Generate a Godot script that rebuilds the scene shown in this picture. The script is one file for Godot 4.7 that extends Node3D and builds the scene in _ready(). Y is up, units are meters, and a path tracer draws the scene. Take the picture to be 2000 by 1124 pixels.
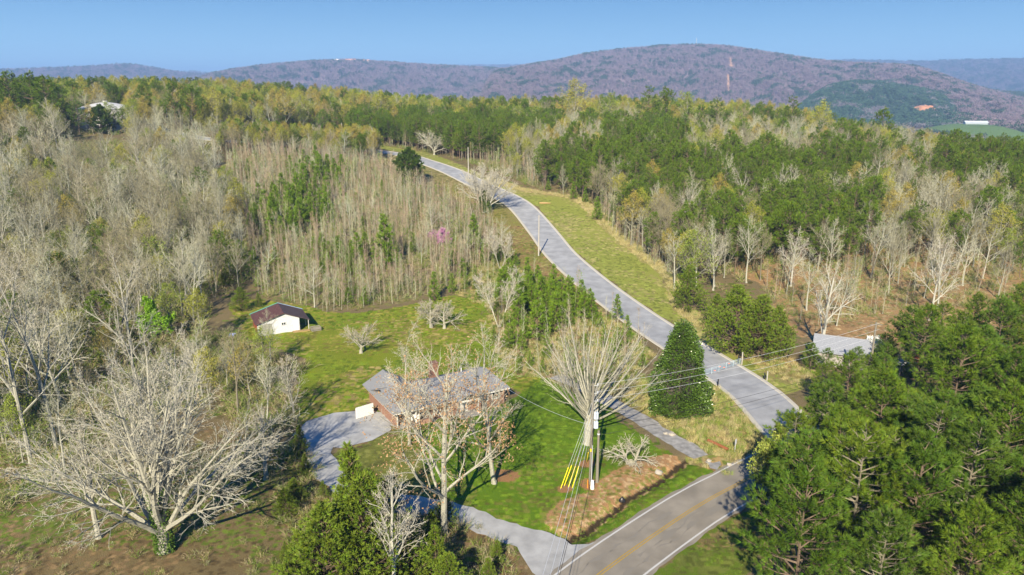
extends Node3D
# A wooded hillside seen from the air in early spring. Ground points are written (x, d): metres to the east and metres to the north (north is -z).

const LANE := [Vector2(38.3, 85.5), Vector2(37.6, 91), Vector2(36.74, 103.23), Vector2(34.09, 113.61), Vector2(28.56, 130.82), Vector2(23.03, 148.8), Vector2(17.62, 167.07), Vector2(12.49, 186.19), Vector2(8.92, 205.22), Vector2(3.52, 230.16), Vector2(-1.69, 243.78), Vector2(-12.72, 263.94), Vector2(-23.48, 285.45), Vector2(-35.57, 306.18), Vector2(-51.96, 331.56), Vector2(-82.4, 346.34), Vector2(-111.13, 340.96), Vector2(-139.36, 342.69), Vector2(-168.08, 360.55)]
const HIGHWAY := [Vector2(0, 51.16), Vector2(8.66, 61.2), Vector2(19.6, 71.88), Vector2(25.61, 76.8), Vector2(32.74, 82.34), Vector2(41.03, 87.17), Vector2(51.69, 91.29), Vector2(63.91, 94.44)]
const LEFT_DRIVE := [Vector2(5.7, 64.17), Vector2(3.12, 65.87), Vector2(0, 67.29), Vector2(-3.83, 69.91), Vector2(-7.87, 72.19), Vector2(-12.52, 73.22), Vector2(-17.5, 75.36), Vector2(-22.1, 79.97), Vector2(-24.49, 85.1), Vector2(-24.7, 90.83), Vector2(-22.72, 94.44), Vector2(-19.83, 96.09), Vector2(-14.85, 93.95)]
const RIGHT_DRIVE := [Vector2(26.23, 81.58), Vector2(23.71, 84.03), Vector2(20.43, 90.08), Vector2(16.74, 97.1), Vector2(13.99, 101.36), Vector2(10.33, 107.17), Vector2(6.96, 110.73)]
const BACK_LAWN := [Vector2(-51.5, 133.76), Vector2(-45.91, 127.13), Vector2(-34.88, 118.78), Vector2(-32.85, 99.91), Vector2(-28.34, 91.59), Vector2(-22.04, 98.14), Vector2(-19.47, 109.66), Vector2(-1.21, 108.61), Vector2(4.41, 98.14), Vector2(7.3, 109.66), Vector2(0, 110.73), Vector2(-3.11, 121.28), Vector2(-4.51, 138.29), Vector2(-5.98, 151.13), Vector2(-13.36, 155.22), Vector2(-21.42, 148.8), Vector2(-31.17, 143.93), Vector2(-37.4, 143.93), Vector2(-42.58, 147.81), Vector2(-55.97, 152.82), Vector2(-58.55, 147.81)]
const FRONT_LAWN := [Vector2(-15.21, 91.59), Vector2(-0.75, 99.91), Vector2(4.87, 109.66), Vector2(13.44, 99.91), Vector2(20.31, 83.11), Vector2(24.88, 81.2), Vector2(19.25, 75.36), Vector2(5.62, 64.5), Vector2(0, 67.84), Vector2(-3.87, 70.69), Vector2(-5.66, 72.7), Vector2(-9.15, 79.37)]
const FAR_SIDE_LAWN := [Vector2(9.75, 57.47), Vector2(18.72, 65.87), Vector2(27.15, 72.7), Vector2(32.86, 75.91), Vector2(25.02, 66.05), Vector2(21.32, 58.89), Vector2(18.09, 49.48), Vector2(4.11, 49.48)]
const VERGE_RIGHT := [Vector2(-8.37, 270.54), Vector2(1.75, 253.37), Vector2(18.46, 242.47), Vector2(21.9, 233.72), Vector2(28.67, 199.05), Vector2(35.64, 169.71), Vector2(34.37, 154.53), Vector2(34.42, 144.57), Vector2(37.32, 127.96), Vector2(40.61, 117.57), Vector2(43.91, 105.56), Vector2(40.46, 102.67), Vector2(37.17, 117.33), Vector2(32.93, 132.87), Vector2(25.66, 155.56), Vector2(15.06, 194.49), Vector2(8.05, 231.93), Vector2(-18.23, 279.55), Vector2(-45.48, 333.75), Vector2(-61.99, 350.56), Vector2(-64.53, 365.38), Vector2(-39.65, 342.48)]
const VERGE_LEFT := [Vector2(-6.92, 220.59), Vector2(-2.04, 193.59), Vector2(4.76, 167.07), Vector2(12.2, 154.53), Vector2(16.3, 151.13), Vector2(18.78, 144.57), Vector2(15.84, 158.01), Vector2(9.5, 178.73), Vector2(0, 223.33), Vector2(-5.85, 241.18), Vector2(-19.88, 262.36), Vector2(-24.29, 251.23)]
const DRY_FIELD := [Vector2(14.91, 102.67), Vector2(20.64, 111.82), Vector2(21.65, 99.91), Vector2(29.3, 103.62), Vector2(32.18, 108.61), Vector2(33.86, 100.81), Vector2(33.87, 91.59), Vector2(32.08, 85.1), Vector2(25.62, 79.37), Vector2(21.81, 82.72), Vector2(22.15, 88.6)]
const HOUSE_LOOP := [Vector2(-21.75, 93.15), Vector2(-14.69, 92.84), Vector2(-8.54, 79.37), Vector2(-5.64, 72.49), Vector2(-12.56, 73.53), Vector2(-18.31, 76.47), Vector2(-22.22, 83.11)]
const APRON := [Vector2(0, 67.2), Vector2(4.14, 65.44), Vector2(7.78, 65.7), Vector2(10.91, 67.66), Vector2(12.51, 68.77), Vector2(8.13, 64.09), Vector2(5.27, 60.97), Vector2(3.79, 58.89), Vector2(1.95, 61.13), Vector2(0.76, 64.34)]
const DRY_EDGE := [Vector2(35.25, 170.86), Vector2(35.85, 151.13), Vector2(37.7, 129.38), Vector2(39.24, 118.78), Vector2(43.91, 105.56), Vector2(49.5, 109.66), Vector2(47.09, 118.78), Vector2(40.12, 127.96), Vector2(37.82, 141.39)]
const LEAF_PATCH := [Vector2(3.38, 69.52), Vector2(5.69, 73.22), Vector2(8.83, 76.13), Vector2(15.19, 82.85), Vector2(20, 84.69), Vector2(21.62, 82.72), Vector2(18.18, 78.77), Vector2(13.22, 74.06), Vector2(8.03, 68.12), Vector2(5.29, 67.2)]
const LEFT_LITTER := [Vector2(-109.78, 105.56), Vector2(-67.18, 99.91), Vector2(-54.89, 105.56), Vector2(-40.69, 93.15), Vector2(-28.71, 85.78), Vector2(-21.4, 77.03), Vector2(-16.76, 71.68), Vector2(-5.52, 70.69), Vector2(2.02, 63.51), Vector2(0, 46.87), Vector2(-52.89, 44.47)]
const RIGHT_LITTER := [Vector2(57.74, 161.57), Vector2(50.15, 176.72), Vector2(83.25, 212.68), Vector2(191.24, 228.86), Vector2(113.37, 118.78), Vector2(72.48, 123.88), Vector2(52.78, 129.38)]
const DITCH := [Vector2(21.96, 83.37), Vector2(18.25, 79.13), Vector2(13.3, 74.6), Vector2(8.05, 68.39), Vector2(5.5, 66.49), Vector2(3.99, 67.66)]
const LEFT_WOOD := [Vector2(-241.48, 265.04), Vector2(-74.31, 71.68), Vector2(-65.25, 85.78), Vector2(-64.66, 98.14), Vector2(-60.33, 108.61), Vector2(-58.43, 118.78), Vector2(-57.71, 132.28), Vector2(-64.1, 151.13), Vector2(-60.05, 161.57), Vector2(-80.24, 217), Vector2(-105.05, 263.43), Vector2(-120.52, 294.28), Vector2(-140.46, 308.15), Vector2(-160.96, 316.12), Vector2(-187.28, 306.41), Vector2(-226.29, 303.03)]
const SAPLING_STAND := [Vector2(-56, 156.26), Vector2(-47.8, 151.13), Vector2(-37.4, 143.93), Vector2(-21.73, 151.13), Vector2(-13.86, 161.57), Vector2(-5.01, 176.72), Vector2(1.27, 178.73), Vector2(-3.48, 198.13), Vector2(-7.64, 218.97), Vector2(-23.27, 239.9), Vector2(-49.31, 287.9), Vector2(-75.32, 306.53), Vector2(-100.03, 305.6), Vector2(-109.92, 287.06), Vector2(-80.47, 222.21), Vector2(-63.93, 176.71)]
const SAPLING_EDGE := [Vector2(25.37, 220.59), Vector2(29.43, 199.52), Vector2(36.32, 170.1), Vector2(37.53, 161.57), Vector2(44.21, 172.79), Vector2(37.81, 207.66), Vector2(30.97, 234.93)]
const SAPLING_BELOW_STRIP := [Vector2(-72.76, 345.1), Vector2(-64.53, 365.38), Vector2(-39.9, 344.76), Vector2(-1.89, 274.93), Vector2(10.49, 253.37), Vector2(14.88, 270.54), Vector2(-2.08, 304.2), Vector2(-21.37, 313.03), Vector2(-48.44, 356.15), Vector2(-78, 383.52)]
const STRIP_PINES := [Vector2(-89.02, 401.04), Vector2(-72.26, 354.42), Vector2(-56.61, 362.19), Vector2(-37.13, 340.71), Vector2(-21.17, 309.92), Vector2(-8.25, 301.54), Vector2(0, 330.63), Vector2(21, 342.65), Vector2(28.79, 425.27), Vector2(-31.08, 460.13), Vector2(-88.23, 435.53)]
const BACK_LEFT := [Vector2(-315.51, 351.62), Vector2(-246.86, 271.44), Vector2(-204.18, 300.49), Vector2(-182.86, 309.6), Vector2(-189.46, 329.26), Vector2(-159.47, 336.3), Vector2(-139.98, 356.52), Vector2(-107.32, 396.76), Vector2(-89.1, 411.77), Vector2(-101.68, 471.73), Vector2(-164.39, 406.76), Vector2(-180.23, 381.98), Vector2(-230.01, 379.69)]
const RIGHT_MIXED := [Vector2(-2.83, 274.93), Vector2(10.49, 253.37), Vector2(24.45, 234.93), Vector2(30.26, 200.45), Vector2(36.47, 170.86), Vector2(34.76, 151.13), Vector2(59.54, 167.07), Vector2(87.76, 176.72), Vector2(132.34, 168.96), Vector2(216.17, 233.4), Vector2(278.28, 332.07), Vector2(230.53, 375.14), Vector2(167.78, 351.79), Vector2(86.37, 425.27), Vector2(28.09, 414.67), Vector2(0, 316.37)]
const PINE_A := [Vector2(33.16, 284.46), Vector2(64.21, 274.93), Vector2(88.86, 384.95), Vector2(49.36, 404.47)]
const PINE_B := [Vector2(13.04, 234.93), Vector2(46.12, 220.59), Vector2(86.1, 220.59), Vector2(112.74, 231.93), Vector2(130.2, 270.54), Vector2(75.54, 274.93), Vector2(47.21, 274.93), Vector2(15.11, 274.93)]
const PINE_C := [Vector2(39.7, 168.96), Vector2(57.16, 167.07), Vector2(81.07, 178.73), Vector2(94.76, 189.19), Vector2(98.81, 217.9), Vector2(58.16, 207.66), Vector2(46.35, 193.59)]
const PINE_D := [Vector2(130.4, 234.93), Vector2(185.91, 222.07), Vector2(281.94, 342.36), Vector2(174.44, 299.58)]
const RIGHT_SLOPE := [Vector2(55.43, 161.57), Vector2(56.09, 138.29), Vector2(62.82, 135.25), Vector2(73.6, 141.39), Vector2(124.47, 158.01), Vector2(163.96, 185.59), Vector2(91.49, 184.92)]
const LANE_BANK := [Vector2(-13.52, 157.31), Vector2(-5.32, 147.81), Vector2(-3.11, 121.28), Vector2(0, 110.73), Vector2(4.87, 109.66), Vector2(9.57, 107.58), Vector2(14.53, 102.67), Vector2(20.72, 112.26), Vector2(24.42, 118.78), Vector2(22.85, 130.82), Vector2(15.36, 152.82), Vector2(4.76, 167.07), Vector2(-1.96, 184.92), Vector2(-12.28, 172.79)]
const LEFT_FRONT := [Vector2(-66.18, 87.17), Vector2(-64.66, 98.14), Vector2(-60.33, 108.61), Vector2(-58.43, 118.78), Vector2(-57.71, 132.28), Vector2(-51.42, 130.82), Vector2(-42.66, 121.28), Vector2(-33.63, 114.06), Vector2(-32.47, 99.91), Vector2(-28.9, 92.37), Vector2(-30.88, 88.6), Vector2(-36.63, 91.59), Vector2(-44.08, 98.14), Vector2(-51.84, 91.59), Vector2(-53.67, 79.37), Vector2(-55.21, 70.69)]
const BOTTOM_GREEN := [Vector2(-32.18, 84.43), Vector2(-26.75, 85.78), Vector2(-20.54, 75.91), Vector2(-17.07, 73.22), Vector2(-7.22, 71.18), Vector2(-2.09, 66.05), Vector2(0.99, 61.9), Vector2(-1.97, 46.87), Vector2(-18.9, 46.87), Vector2(-24.59, 71.68)]
const UPPER_EDGE := [Vector2(-121.5, 304.83), Vector2(-92.08, 306.83), Vector2(-54.92, 303.33), Vector2(-58.25, 331.43), Vector2(-82.61, 337.33), Vector2(-131.11, 330.13)]
const TANK_VIEW := [Vector2(-192.22, 328.26), Vector2(-171.29, 337.38), Vector2(-132.19, 263.62), Vector2(-162.65, 260.22)]
const VERGE_EDGE := [Vector2(-8.37, 270.54), Vector2(1.75, 254.09), Vector2(18.51, 243.12), Vector2(22.22, 233.72), Vector2(28.95, 199.05), Vector2(35.88, 169.71), Vector2(34.59, 154.53), Vector2(34.63, 144.57), Vector2(37.51, 127.96), Vector2(40.76, 118.05)]
const GREEN_VIEW := [Vector2(-70.96, 127.13), Vector2(-57.97, 127.13), Vector2(-47.05, 105.56), Vector2(-59.17, 101.73)]
const YOUNG_A := [Vector2(-70.93, 197.9), Vector2(-59.95, 193.49), Vector2(-51.97, 212.46), Vector2(-59.89, 240.22), Vector2(-76.27, 239.41), Vector2(-78.17, 222.29)]
const YOUNG_B := [Vector2(-75.66, 248.96), Vector2(-57.28, 243.5), Vector2(-60.82, 276.95), Vector2(-83.32, 282.87)]
const YOUNG_C := [Vector2(-50.35, 172.79), Vector2(-34.39, 172.79), Vector2(-37.64, 187.03), Vector2(-52.82, 187)]
const YOUNG_D := [Vector2(-4.35, 151.13), Vector2(9.62, 132.28), Vector2(17.38, 141.39), Vector2(11.09, 154.53), Vector2(0, 167.07)]
const YOUNG_E := [Vector2(0, 251.24), Vector2(46.66, 223.33), Vector2(69.63, 198.13), Vector2(60.18, 176.72), Vector2(40.89, 193.59), Vector2(29.73, 212.68)]
const FEATURE_TREES := [
	["hero_sycamore", -34.65, 64.5, 21.07, "huge spreading leafless sycamore with ivy clad trunk on brown leaf litter"],
	["oak", -7, 67.39, 21.82, "leafless oak still holding brown dead leaves before the brick house"],
	["white_low", -10.38, 56.11, 14.38, "small pale leafless tree in front of the dark cedars beside driveway"],
	["tall_bare", -2.09, 77.6, 20.09, "tall leafless tree rising past the right end of the brick house"],
	["roof_bare", -13.24, 87.17, 15.68, "leafless tree with thin limbs standing before the house roof"],
	["fan", 9.82, 87.45, 17.78, "broad fan shaped leafless tree behind the utility pole"],
	["magnolia", 23.77, 97.62, 13.06, "dense conical dark green magnolia between the drive and the lane"],
	["pruned", 14.57, 82.08, 4.81, "small lopped tree with drooping twigs on the leaf covered bank"],
	["white_sycamore", 53.47, 120.77, 16.98, "white barked leafless sycamore standing over the grey roof"],
	["roadside_ivy", -8.5, 226.13, 15.13, "leafless ivy wrapped tree at the edge of the lane"],
	["lane_bare", -34.12, 329.32, 12.52, "broad leafless tree on the grass beyond the lane bend"],
	["lane_pine", -35.9, 260.52, 12.75, "lone dark pine at the left edge of the lane bend"],
	["orchard", -15.51, 135.25, 5.62, "rounded grey fruit tree in the back lawn, nearer the shed"],
	["orchard", -12.9, 134.65, 5.5, "rounded grey fruit tree in the back lawn, farther from the shed"],
	["orchard", -26.22, 121.28, 5.79, "low grey shrubby tree on the back lawn left of house"],
	["redbud", -18.81, 193.59, 5.94, "small pink flowering redbud among the bare saplings"],
	["bright_tree", -64.47, 127.13, 8.49, "bright green leafed tree in the grey bare wood"],
	["grey_small", -30.25, 94.44, 9.96, "slender grey tree standing in shade beside the concrete turnaround"],
	["yellow_tree", 28.45, 73.22, 8.72, "yellow green leafing tree at the roadside edge of the pines"],
	["dogwood", 59.88, 115.91, 5.13, "white flowering dogwood beside the grey roof"],
	["twin_bare", -2.45, 135.25, 12.12, "thin pale leafless tree at the right edge of back lawn"],
	["tank_pine", -181.86, 335.93, 12.59, "dark pine standing in front of the white tank"],
	["verge_bare", -2.73, 174.74, 10.69, "pale leafless tree on the slope left of the lane"],
	["tree_right_white", 49.09, 202.82, 13.51, "white limbed leafless tree against the dark pines right of the lane"],
	["tree_right_white", 45.62, 161.57, 12.32, "white limbed leafless tree behind the cedars at the lane"],
	["tree_right_white", 62.94, 161.57, 14.04, "tall white limbed leafless tree on the brown leaf slope"],
	["tree_right_white", 82.47, 139.83, 17.98, "tall leaning white trunked tree behind the front pines"],
	["tall_bare", -48.22, 105.56, 9.9, "leafless tree with ivy below the bright green tree"],
	["tall_bare", -59.27, 82.46, 30.88, "tall leafless forked tree at the left border of the picture"],
	["tall_bare", -58.08, 85.78, 28.18, "tall leafless tree second from left border"],
	["tall_bare", -42.5, 66.76, 14.39, "leafless tree just left of the huge sycamore trunk"],
	["tall_bare", -29.08, 78.77, 9.52, "slim leafless tree between the huge sycamore and turnaround"],
	["tall_bare", -57.63, 105.56, 22.42, "tall pale leafless tree left of bright green tree"],
	["sky_bud", 33.71, 414.67, 30.03, ""],
	["sky_bud", -140.28, 360.53, 21.2, ""],
	["sky_bud", 91.86, 404.47, 24.4, ""],
	["sky_bud", 146.85, 359.73, 22.79, ""],
	["sky_bud", -71.32, 413.31, 22.71, ""],
	["sky_bud", -115.86, 389.39, 20.87, ""],
	["sky_bud", 54.03, 419.91, 23.11, ""],
	["sky_pine", 72.66, 404.47, 27.52, ""],
	["sky_pine", 79.92, 399.5, 26.69, ""],
	["sky_pine", -157.99, 356.69, 23.23, ""],
	["sky_pine", 103.23, 384.95, 22.79, ""],
	["sky_pine", 132.77, 361.51, 24.29, ""],
	["sky_pine", -205.03, 327.55, 25.55, ""],
	["sky_pine", -197.79, 326.45, 24.65, ""],
	["sky_pine", -213.7, 325.57, 25.81, ""],
	["sky_pine", -147.84, 355.23, 21.81, ""],
	["sky_pine", 165.12, 336.24, 22.94, ""],
	["sky_pine", 190.92, 324.67, 17.79, ""],
	["sky_pine", -34.85, 429.12, 20.81, ""],
	["sky_pine", -169.15, 349.86, 20.55, ""],
	["cedar", -14.99, 60.36, 13.74, ""],
	["cedar", -12.77, 57.47, 12.17, ""],
	["cedar", -15.93, 56.11, 10.51, ""],
	["cedar", -19.42, 58.89, 5.94, ""],
	["cedar", -7.11, 58.89, 6.46, ""],
	["cedar", -24.29, 70.69, 3.4, ""],
	["cedar", -5.46, 56.11, 5.5, ""],
	["shrub", -68.1, 156.26, 6.11, ""],
	["shrub", -55.51, 145.21, 5, ""],
	["shrub", -52.7, 147.81, 3.1, ""],
	["shrub", -64.67, 161.57, 4.16, ""],
	["shrub", -122.19, 228.5, 13.06, ""],
	["shrub", -125.81, 230.99, 11.14, ""],
	["shrub", -72.08, 176.71, 6.39, ""],
	["cedar_lane", 38.21, 121.28, 11.97, ""],
	["cedar_lane", 41.88, 118.3, 11.03, ""],
	["cedar_lane", 45.77, 121.28, 8.35, ""],
	["cedar_lane", 38.77, 135.25, 6.63, ""],
	["cedar_lane", 36.14, 145.21, 9.48, ""],
	["young", -31.21, 175.93, 12.61, ""],
	["young", -10.07, 190.5, 9.09, ""],
	["young", -16.58, 151.81, 6.3, ""],
	["young", -37.61, 176.72, 8.28, ""],
	["young", -42.43, 178.73, 6.83, ""],
	["young", 20.74, 139.83, 5.05, ""],
	["young", 15.65, 144.57, 4.87, ""],
	["young", 4.67, 127.96, 9.21, ""],
	["young", 0.98, 135.25, 8.14, ""],
	["young", 8.18, 132.28, 7.5, ""],
	["young", 3.19, 147.81, 6.6, ""],
	["young", 12.24, 253.37, 3.84, ""],
	["young", 20.04, 241.18, 5.83, ""],
	["young", -67.26, 243.01, 8.36, ""],
	["young", -14.42, 176.72, 3.85, ""],
	["young", 92.39, 238.02, 8.22, ""],
	["young", 25.08, 217.9, 6.86, ""],
	["front_pine", 30.57, 73.05, 11.5, ""],
	["front_pine", 35.44, 76.47, 13.74, ""],
	["front_pine", 43.38, 81.59, 11.84, ""],
	["front_pine", 45.75, 78.18, 11.67, ""],
	["front_pine", 32.87, 67.39, 13.8, ""],
	["front_pine", 37.32, 65.61, 13.1, ""],
	["front_pine", 44.46, 70.2, 14.7, ""],
	["front_pine", 51.32, 75.36, 13.4, ""],
	["front_pine", 53.6, 71.18, 12.9, ""],
	["front_pine", 27.36, 61.13, 14.7, ""],
	["front_pine", 30.48, 58.17, 17.5, ""],
	["front_pine", 34.59, 56.11, 16.9, ""],
	["front_pine", 42.06, 60.36, 16.7, ""],
	["front_pine", 45.94, 59.62, 13.7, ""],
	["front_pine", 54.65, 65.18, 15.5, ""],
	["front_pine", 59.57, 87.13, 14, ""],
	["front_pine", 66.12, 88.6, 13.4, ""],
	["front_pine", 67.01, 81.83, 13.1, ""],
	["front_pine", 58.59, 86.87, 16.12, ""],
	["front_pine", 46.51, 96.09, 9.35, ""],
	["front_pine", 44.82, 98.14, 7.44, ""],
	["front_pine", 51.1, 99.01, 8.26, ""],
	["front_pine", 49.83, 110.09, 5, ""],
	["front_pine", 55.01, 110.73, 5, ""],
	["front_pine", 48.31, 112.26, 5, ""],
	["front_pine", 59.34, 110.73, 7.34, ""],
	["front_pine", 41.35, 71.68, 13.7, ""],
	["front_pine", 53.96, 83.11, 17.6, ""],
	["front_pine", 47.96, 66.05, 17.1, ""],
	["front_pine", 59.86, 75.91, 16.9, ""],
	["front_pine", 39.92, 62.7, 16.9, ""],
	["front_pine", 56.46, 105.56, 7.47, ""],
	["front_pine", 51.9, 97.54, 8.81, ""],
	["front_pine", 60.42, 102.67, 13.98, ""],
	["front_pine", 68.59, 107.58, 12.09, ""],
	["front_pine", 71.33, 103.62, 15.24, ""],
	["front_pine", 77.5, 103.62, 17.4, ""],
	["front_pine", 81.37, 99.91, 19.27, ""],
	["front_pine", 78.35, 120.02, 10.98, ""],
	["front_pine", 86.65, 121.28, 12.42, ""],
	["front_pine", 95.09, 121.28, 13.76, ""],
	["front_pine", 29.56, 51.16, 13.6, ""],
	["front_pine", 35.25, 50.03, 14.2, ""],
	["front_pine", 42.22, 51.16, 15.9, ""],
	["front_pine", 23.87, 52.93, 16.5, ""],
	["front_pine", 50.94, 55.45, 17.2, ""],
	["front_pine", 65.83, 73.74, 17.3, ""],
	["front_pine", 78.33, 90.08, 13, ""],
	["front_pine", 57.94, 79.37, 15.8, ""],
	["front_pine", 39.26, 73.22, 16.2, ""],
	["front_pine", 62.21, 110.73, 11.96, ""],
	["front_pine", 72.38, 118.78, 10, ""],
	["front_pine", 26.06, 66.05, 8.96, ""],
]
const RIDGE_MAIN := [Vector3(-154, -61, 3296), Vector3(-92, 78, 3498), Vector3(24, 118, 3699), Vector3(200, 148, 3794), Vector3(383, 185, 3881), Vector3(590, 210, 3905), Vector3(773, 224, 3924), Vector3(920, 227, 3892), Vector3(1050, 216, 3807), Vector3(1174, 191, 3718), Vector3(1290, 167, 3627), Vector3(1399, 143, 3533), Vector3(1479, 130, 3445), Vector3(1590, 121, 3340), Vector3(1673, 111, 3243), Vector3(1711, 80, 3110), Vector3(1727, 50, 2986), Vector3(1763, 24, 2907), Vector3(1795, -3, 2769), Vector3(1911, -33, 2689)]
const RIDGE_LEFT := [Vector3(-1675, -15, 3742), Vector3(-1590, 78, 3994), Vector3(-1565, 104, 4218), Vector3(-1522, 122, 4340), Vector3(-1367, 151, 4496), Vector3(-1143, 169, 4558), Vector3(-942, 176, 4604), Vector3(-735, 163, 4642), Vector3(-524, 152, 4670), Vector3(-310, 140, 4689), Vector3(-124, 131, 4698), Vector3(31, 120, 4699), Vector3(304, 89, 4589), Vector3(596, -26, 4460)]
const RIDGE_FAR_LEFT := [Vector3(-3942, 94, 5167), Vector3(-3711, 123, 5335), Vector3(-3381, 140, 5551), Vector3(-3128, 157, 5697), Vector3(-2902, 174, 5815), Vector3(-2732, 150, 5897), Vector3(-2555, 117, 5976), Vector3(-2299, 94, 5972), Vector3(-1989, 25, 5977)]
const RIDGE_FAR_CENTRE := [Vector3(-4243, 17, 8499), Vector3(-3709, 162, 8745), Vector3(-3409, 152, 8867), Vector3(-2434, 162, 9182), Vector3(-1246, 207, 9417), Vector3(-875, 244, 9459), Vector3(-439, 256, 9489), Vector3(0, 257, 9500), Vector3(251, 244, 9496), Vector3(938, 207, 9453)]
const RIDGE_FAR_RIGHT := [Vector3(2862, 172, 8003), Vector3(3220, 255, 7866), Vector3(3565, 256, 7715), Vector3(3924, 238, 7427), Vector3(4097, 242, 7217), Vector3(4323, 240, 6967), Vector3(4516, 241, 6843), Vector3(4758, 232, 6554), Vector3(5208, 226, 6072)]
const FOOTHILL := [Vector3(879, -30, 2340), Vector3(979, 24, 2408), Vector3(1065, 43, 2426), Vector3(1153, 43, 2441), Vector3(1219, 34, 2408), Vector3(1259, 19, 2331), Vector3(1285, -6, 2259), Vector3(1279, -48, 2147)]
const FOOTHILL_RIGHT := [Vector3(1925, -9, 3391), Vector3(2030, 33, 3446), Vector3(2072, 8, 3304), Vector3(2125, -5, 3149), Vector3(2255, -13, 2932)]

var rng := RandomNumberGenerator.new()
var noise := FastNoiseLite.new()
var taken := {}
var mats := {}
const EYE := Vector3(0, 45, 0)

# ---------------------------------------------------------------- small helpers
func ss(a: float, b: float, t: float) -> float:
	t = clampf((t - a) / (b - a), 0.0, 1.0)
	return t * t * (3.0 - 2.0 * t)

func hgt(x: float, d: float) -> float:
	var r := 1.0 - 0.65 * ss(130, 290, x)
	var h := 15.0 * ss(130, 330, d) * r + 5.0 * ss(330, 520, d) * r + 13.0 * ss(20, 240, -x) * ss(170, 400, d)
	var s0 := 560.0 - clampf(x - 80.0, 0.0, 200.0)
	return h - 62.0 * ss(s0, s0 + 450.0, d)

func on(x: float, d: float, up := 0.0) -> Vector3:
	return Vector3(x, hgt(x, d) + up, -d)

func numbered(called: String) -> String:
	var n: int = taken.get(called, 0)
	taken[called] = n + 1
	return called if n == 0 else "%s_%03d" % [called, n]

func tag(o: Node, label: String, category: String, group := "") -> void:
	o.set_meta("label", label)
	o.set_meta("category", category)
	if group != "":
		o.set_meta("group", group)

func thing(called: String, label: String, category: String, at: Vector3, turn := 0.0, group := "") -> Node3D:
	var o := Node3D.new()
	o.name = numbered(called)
	add_child(o)
	o.position = at
	o.rotation.y = turn
	tag(o, label, category, group)
	return o

func part(called: String, mesh: Mesh, m: Material, parent: Node) -> MeshInstance3D:
	var o := MeshInstance3D.new()
	o.name = called
	o.mesh = mesh
	if m:
		o.material_override = m
	parent.add_child(o, true)
	return o

func struct(called: String, mesh: Mesh, m: Material, parent: Node = self) -> MeshInstance3D:
	var o := part(called, mesh, m, parent)
	if parent == self:
		o.set_meta("kind", "structure")
	return o

func lin(r: float, g: float, b: float) -> Color:
	return Color(r, g, b).linear_to_srgb()

func mat(r: float, g: float, b: float, rough := 0.9, vc := false) -> StandardMaterial3D:
	var m := StandardMaterial3D.new()
	m.albedo_color = lin(r, g, b)
	m.roughness = rough
	m.metallic_specular = 0.3
	m.vertex_color_use_as_albedo = vc
	m.cull_mode = BaseMaterial3D.CULL_DISABLED
	return m

func noise_tex(freq: float, lo: float, hi: float, size := 512, sd := 1, kind := FastNoiseLite.TYPE_SIMPLEX_SMOOTH, oct := 5) -> NoiseTexture2D:
	var n := FastNoiseLite.new()
	n.noise_type = kind
	n.frequency = freq
	n.seed = sd
	n.fractal_octaves = oct
	var t := NoiseTexture2D.new()
	t.width = size
	t.height = size
	t.seamless = true
	t.noise = n
	var gr := Gradient.new()
	gr.set_color(0, Color(lo, lo, lo))
	gr.set_color(1, Color(hi, hi, hi))
	t.color_ramp = gr
	return t

func grained(r: float, g: float, b: float, rough: float, scale: float, lo: float, freq := 0.03, sd := 1) -> StandardMaterial3D:
	var m := mat(r, g, b, rough)
	m.albedo_texture = noise_tex(freq, lo, 1.0, 512, sd)
	m.uv1_triplanar = true
	m.uv1_world_triplanar = true
	m.uv1_scale = Vector3.ONE / scale
	return m

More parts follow.
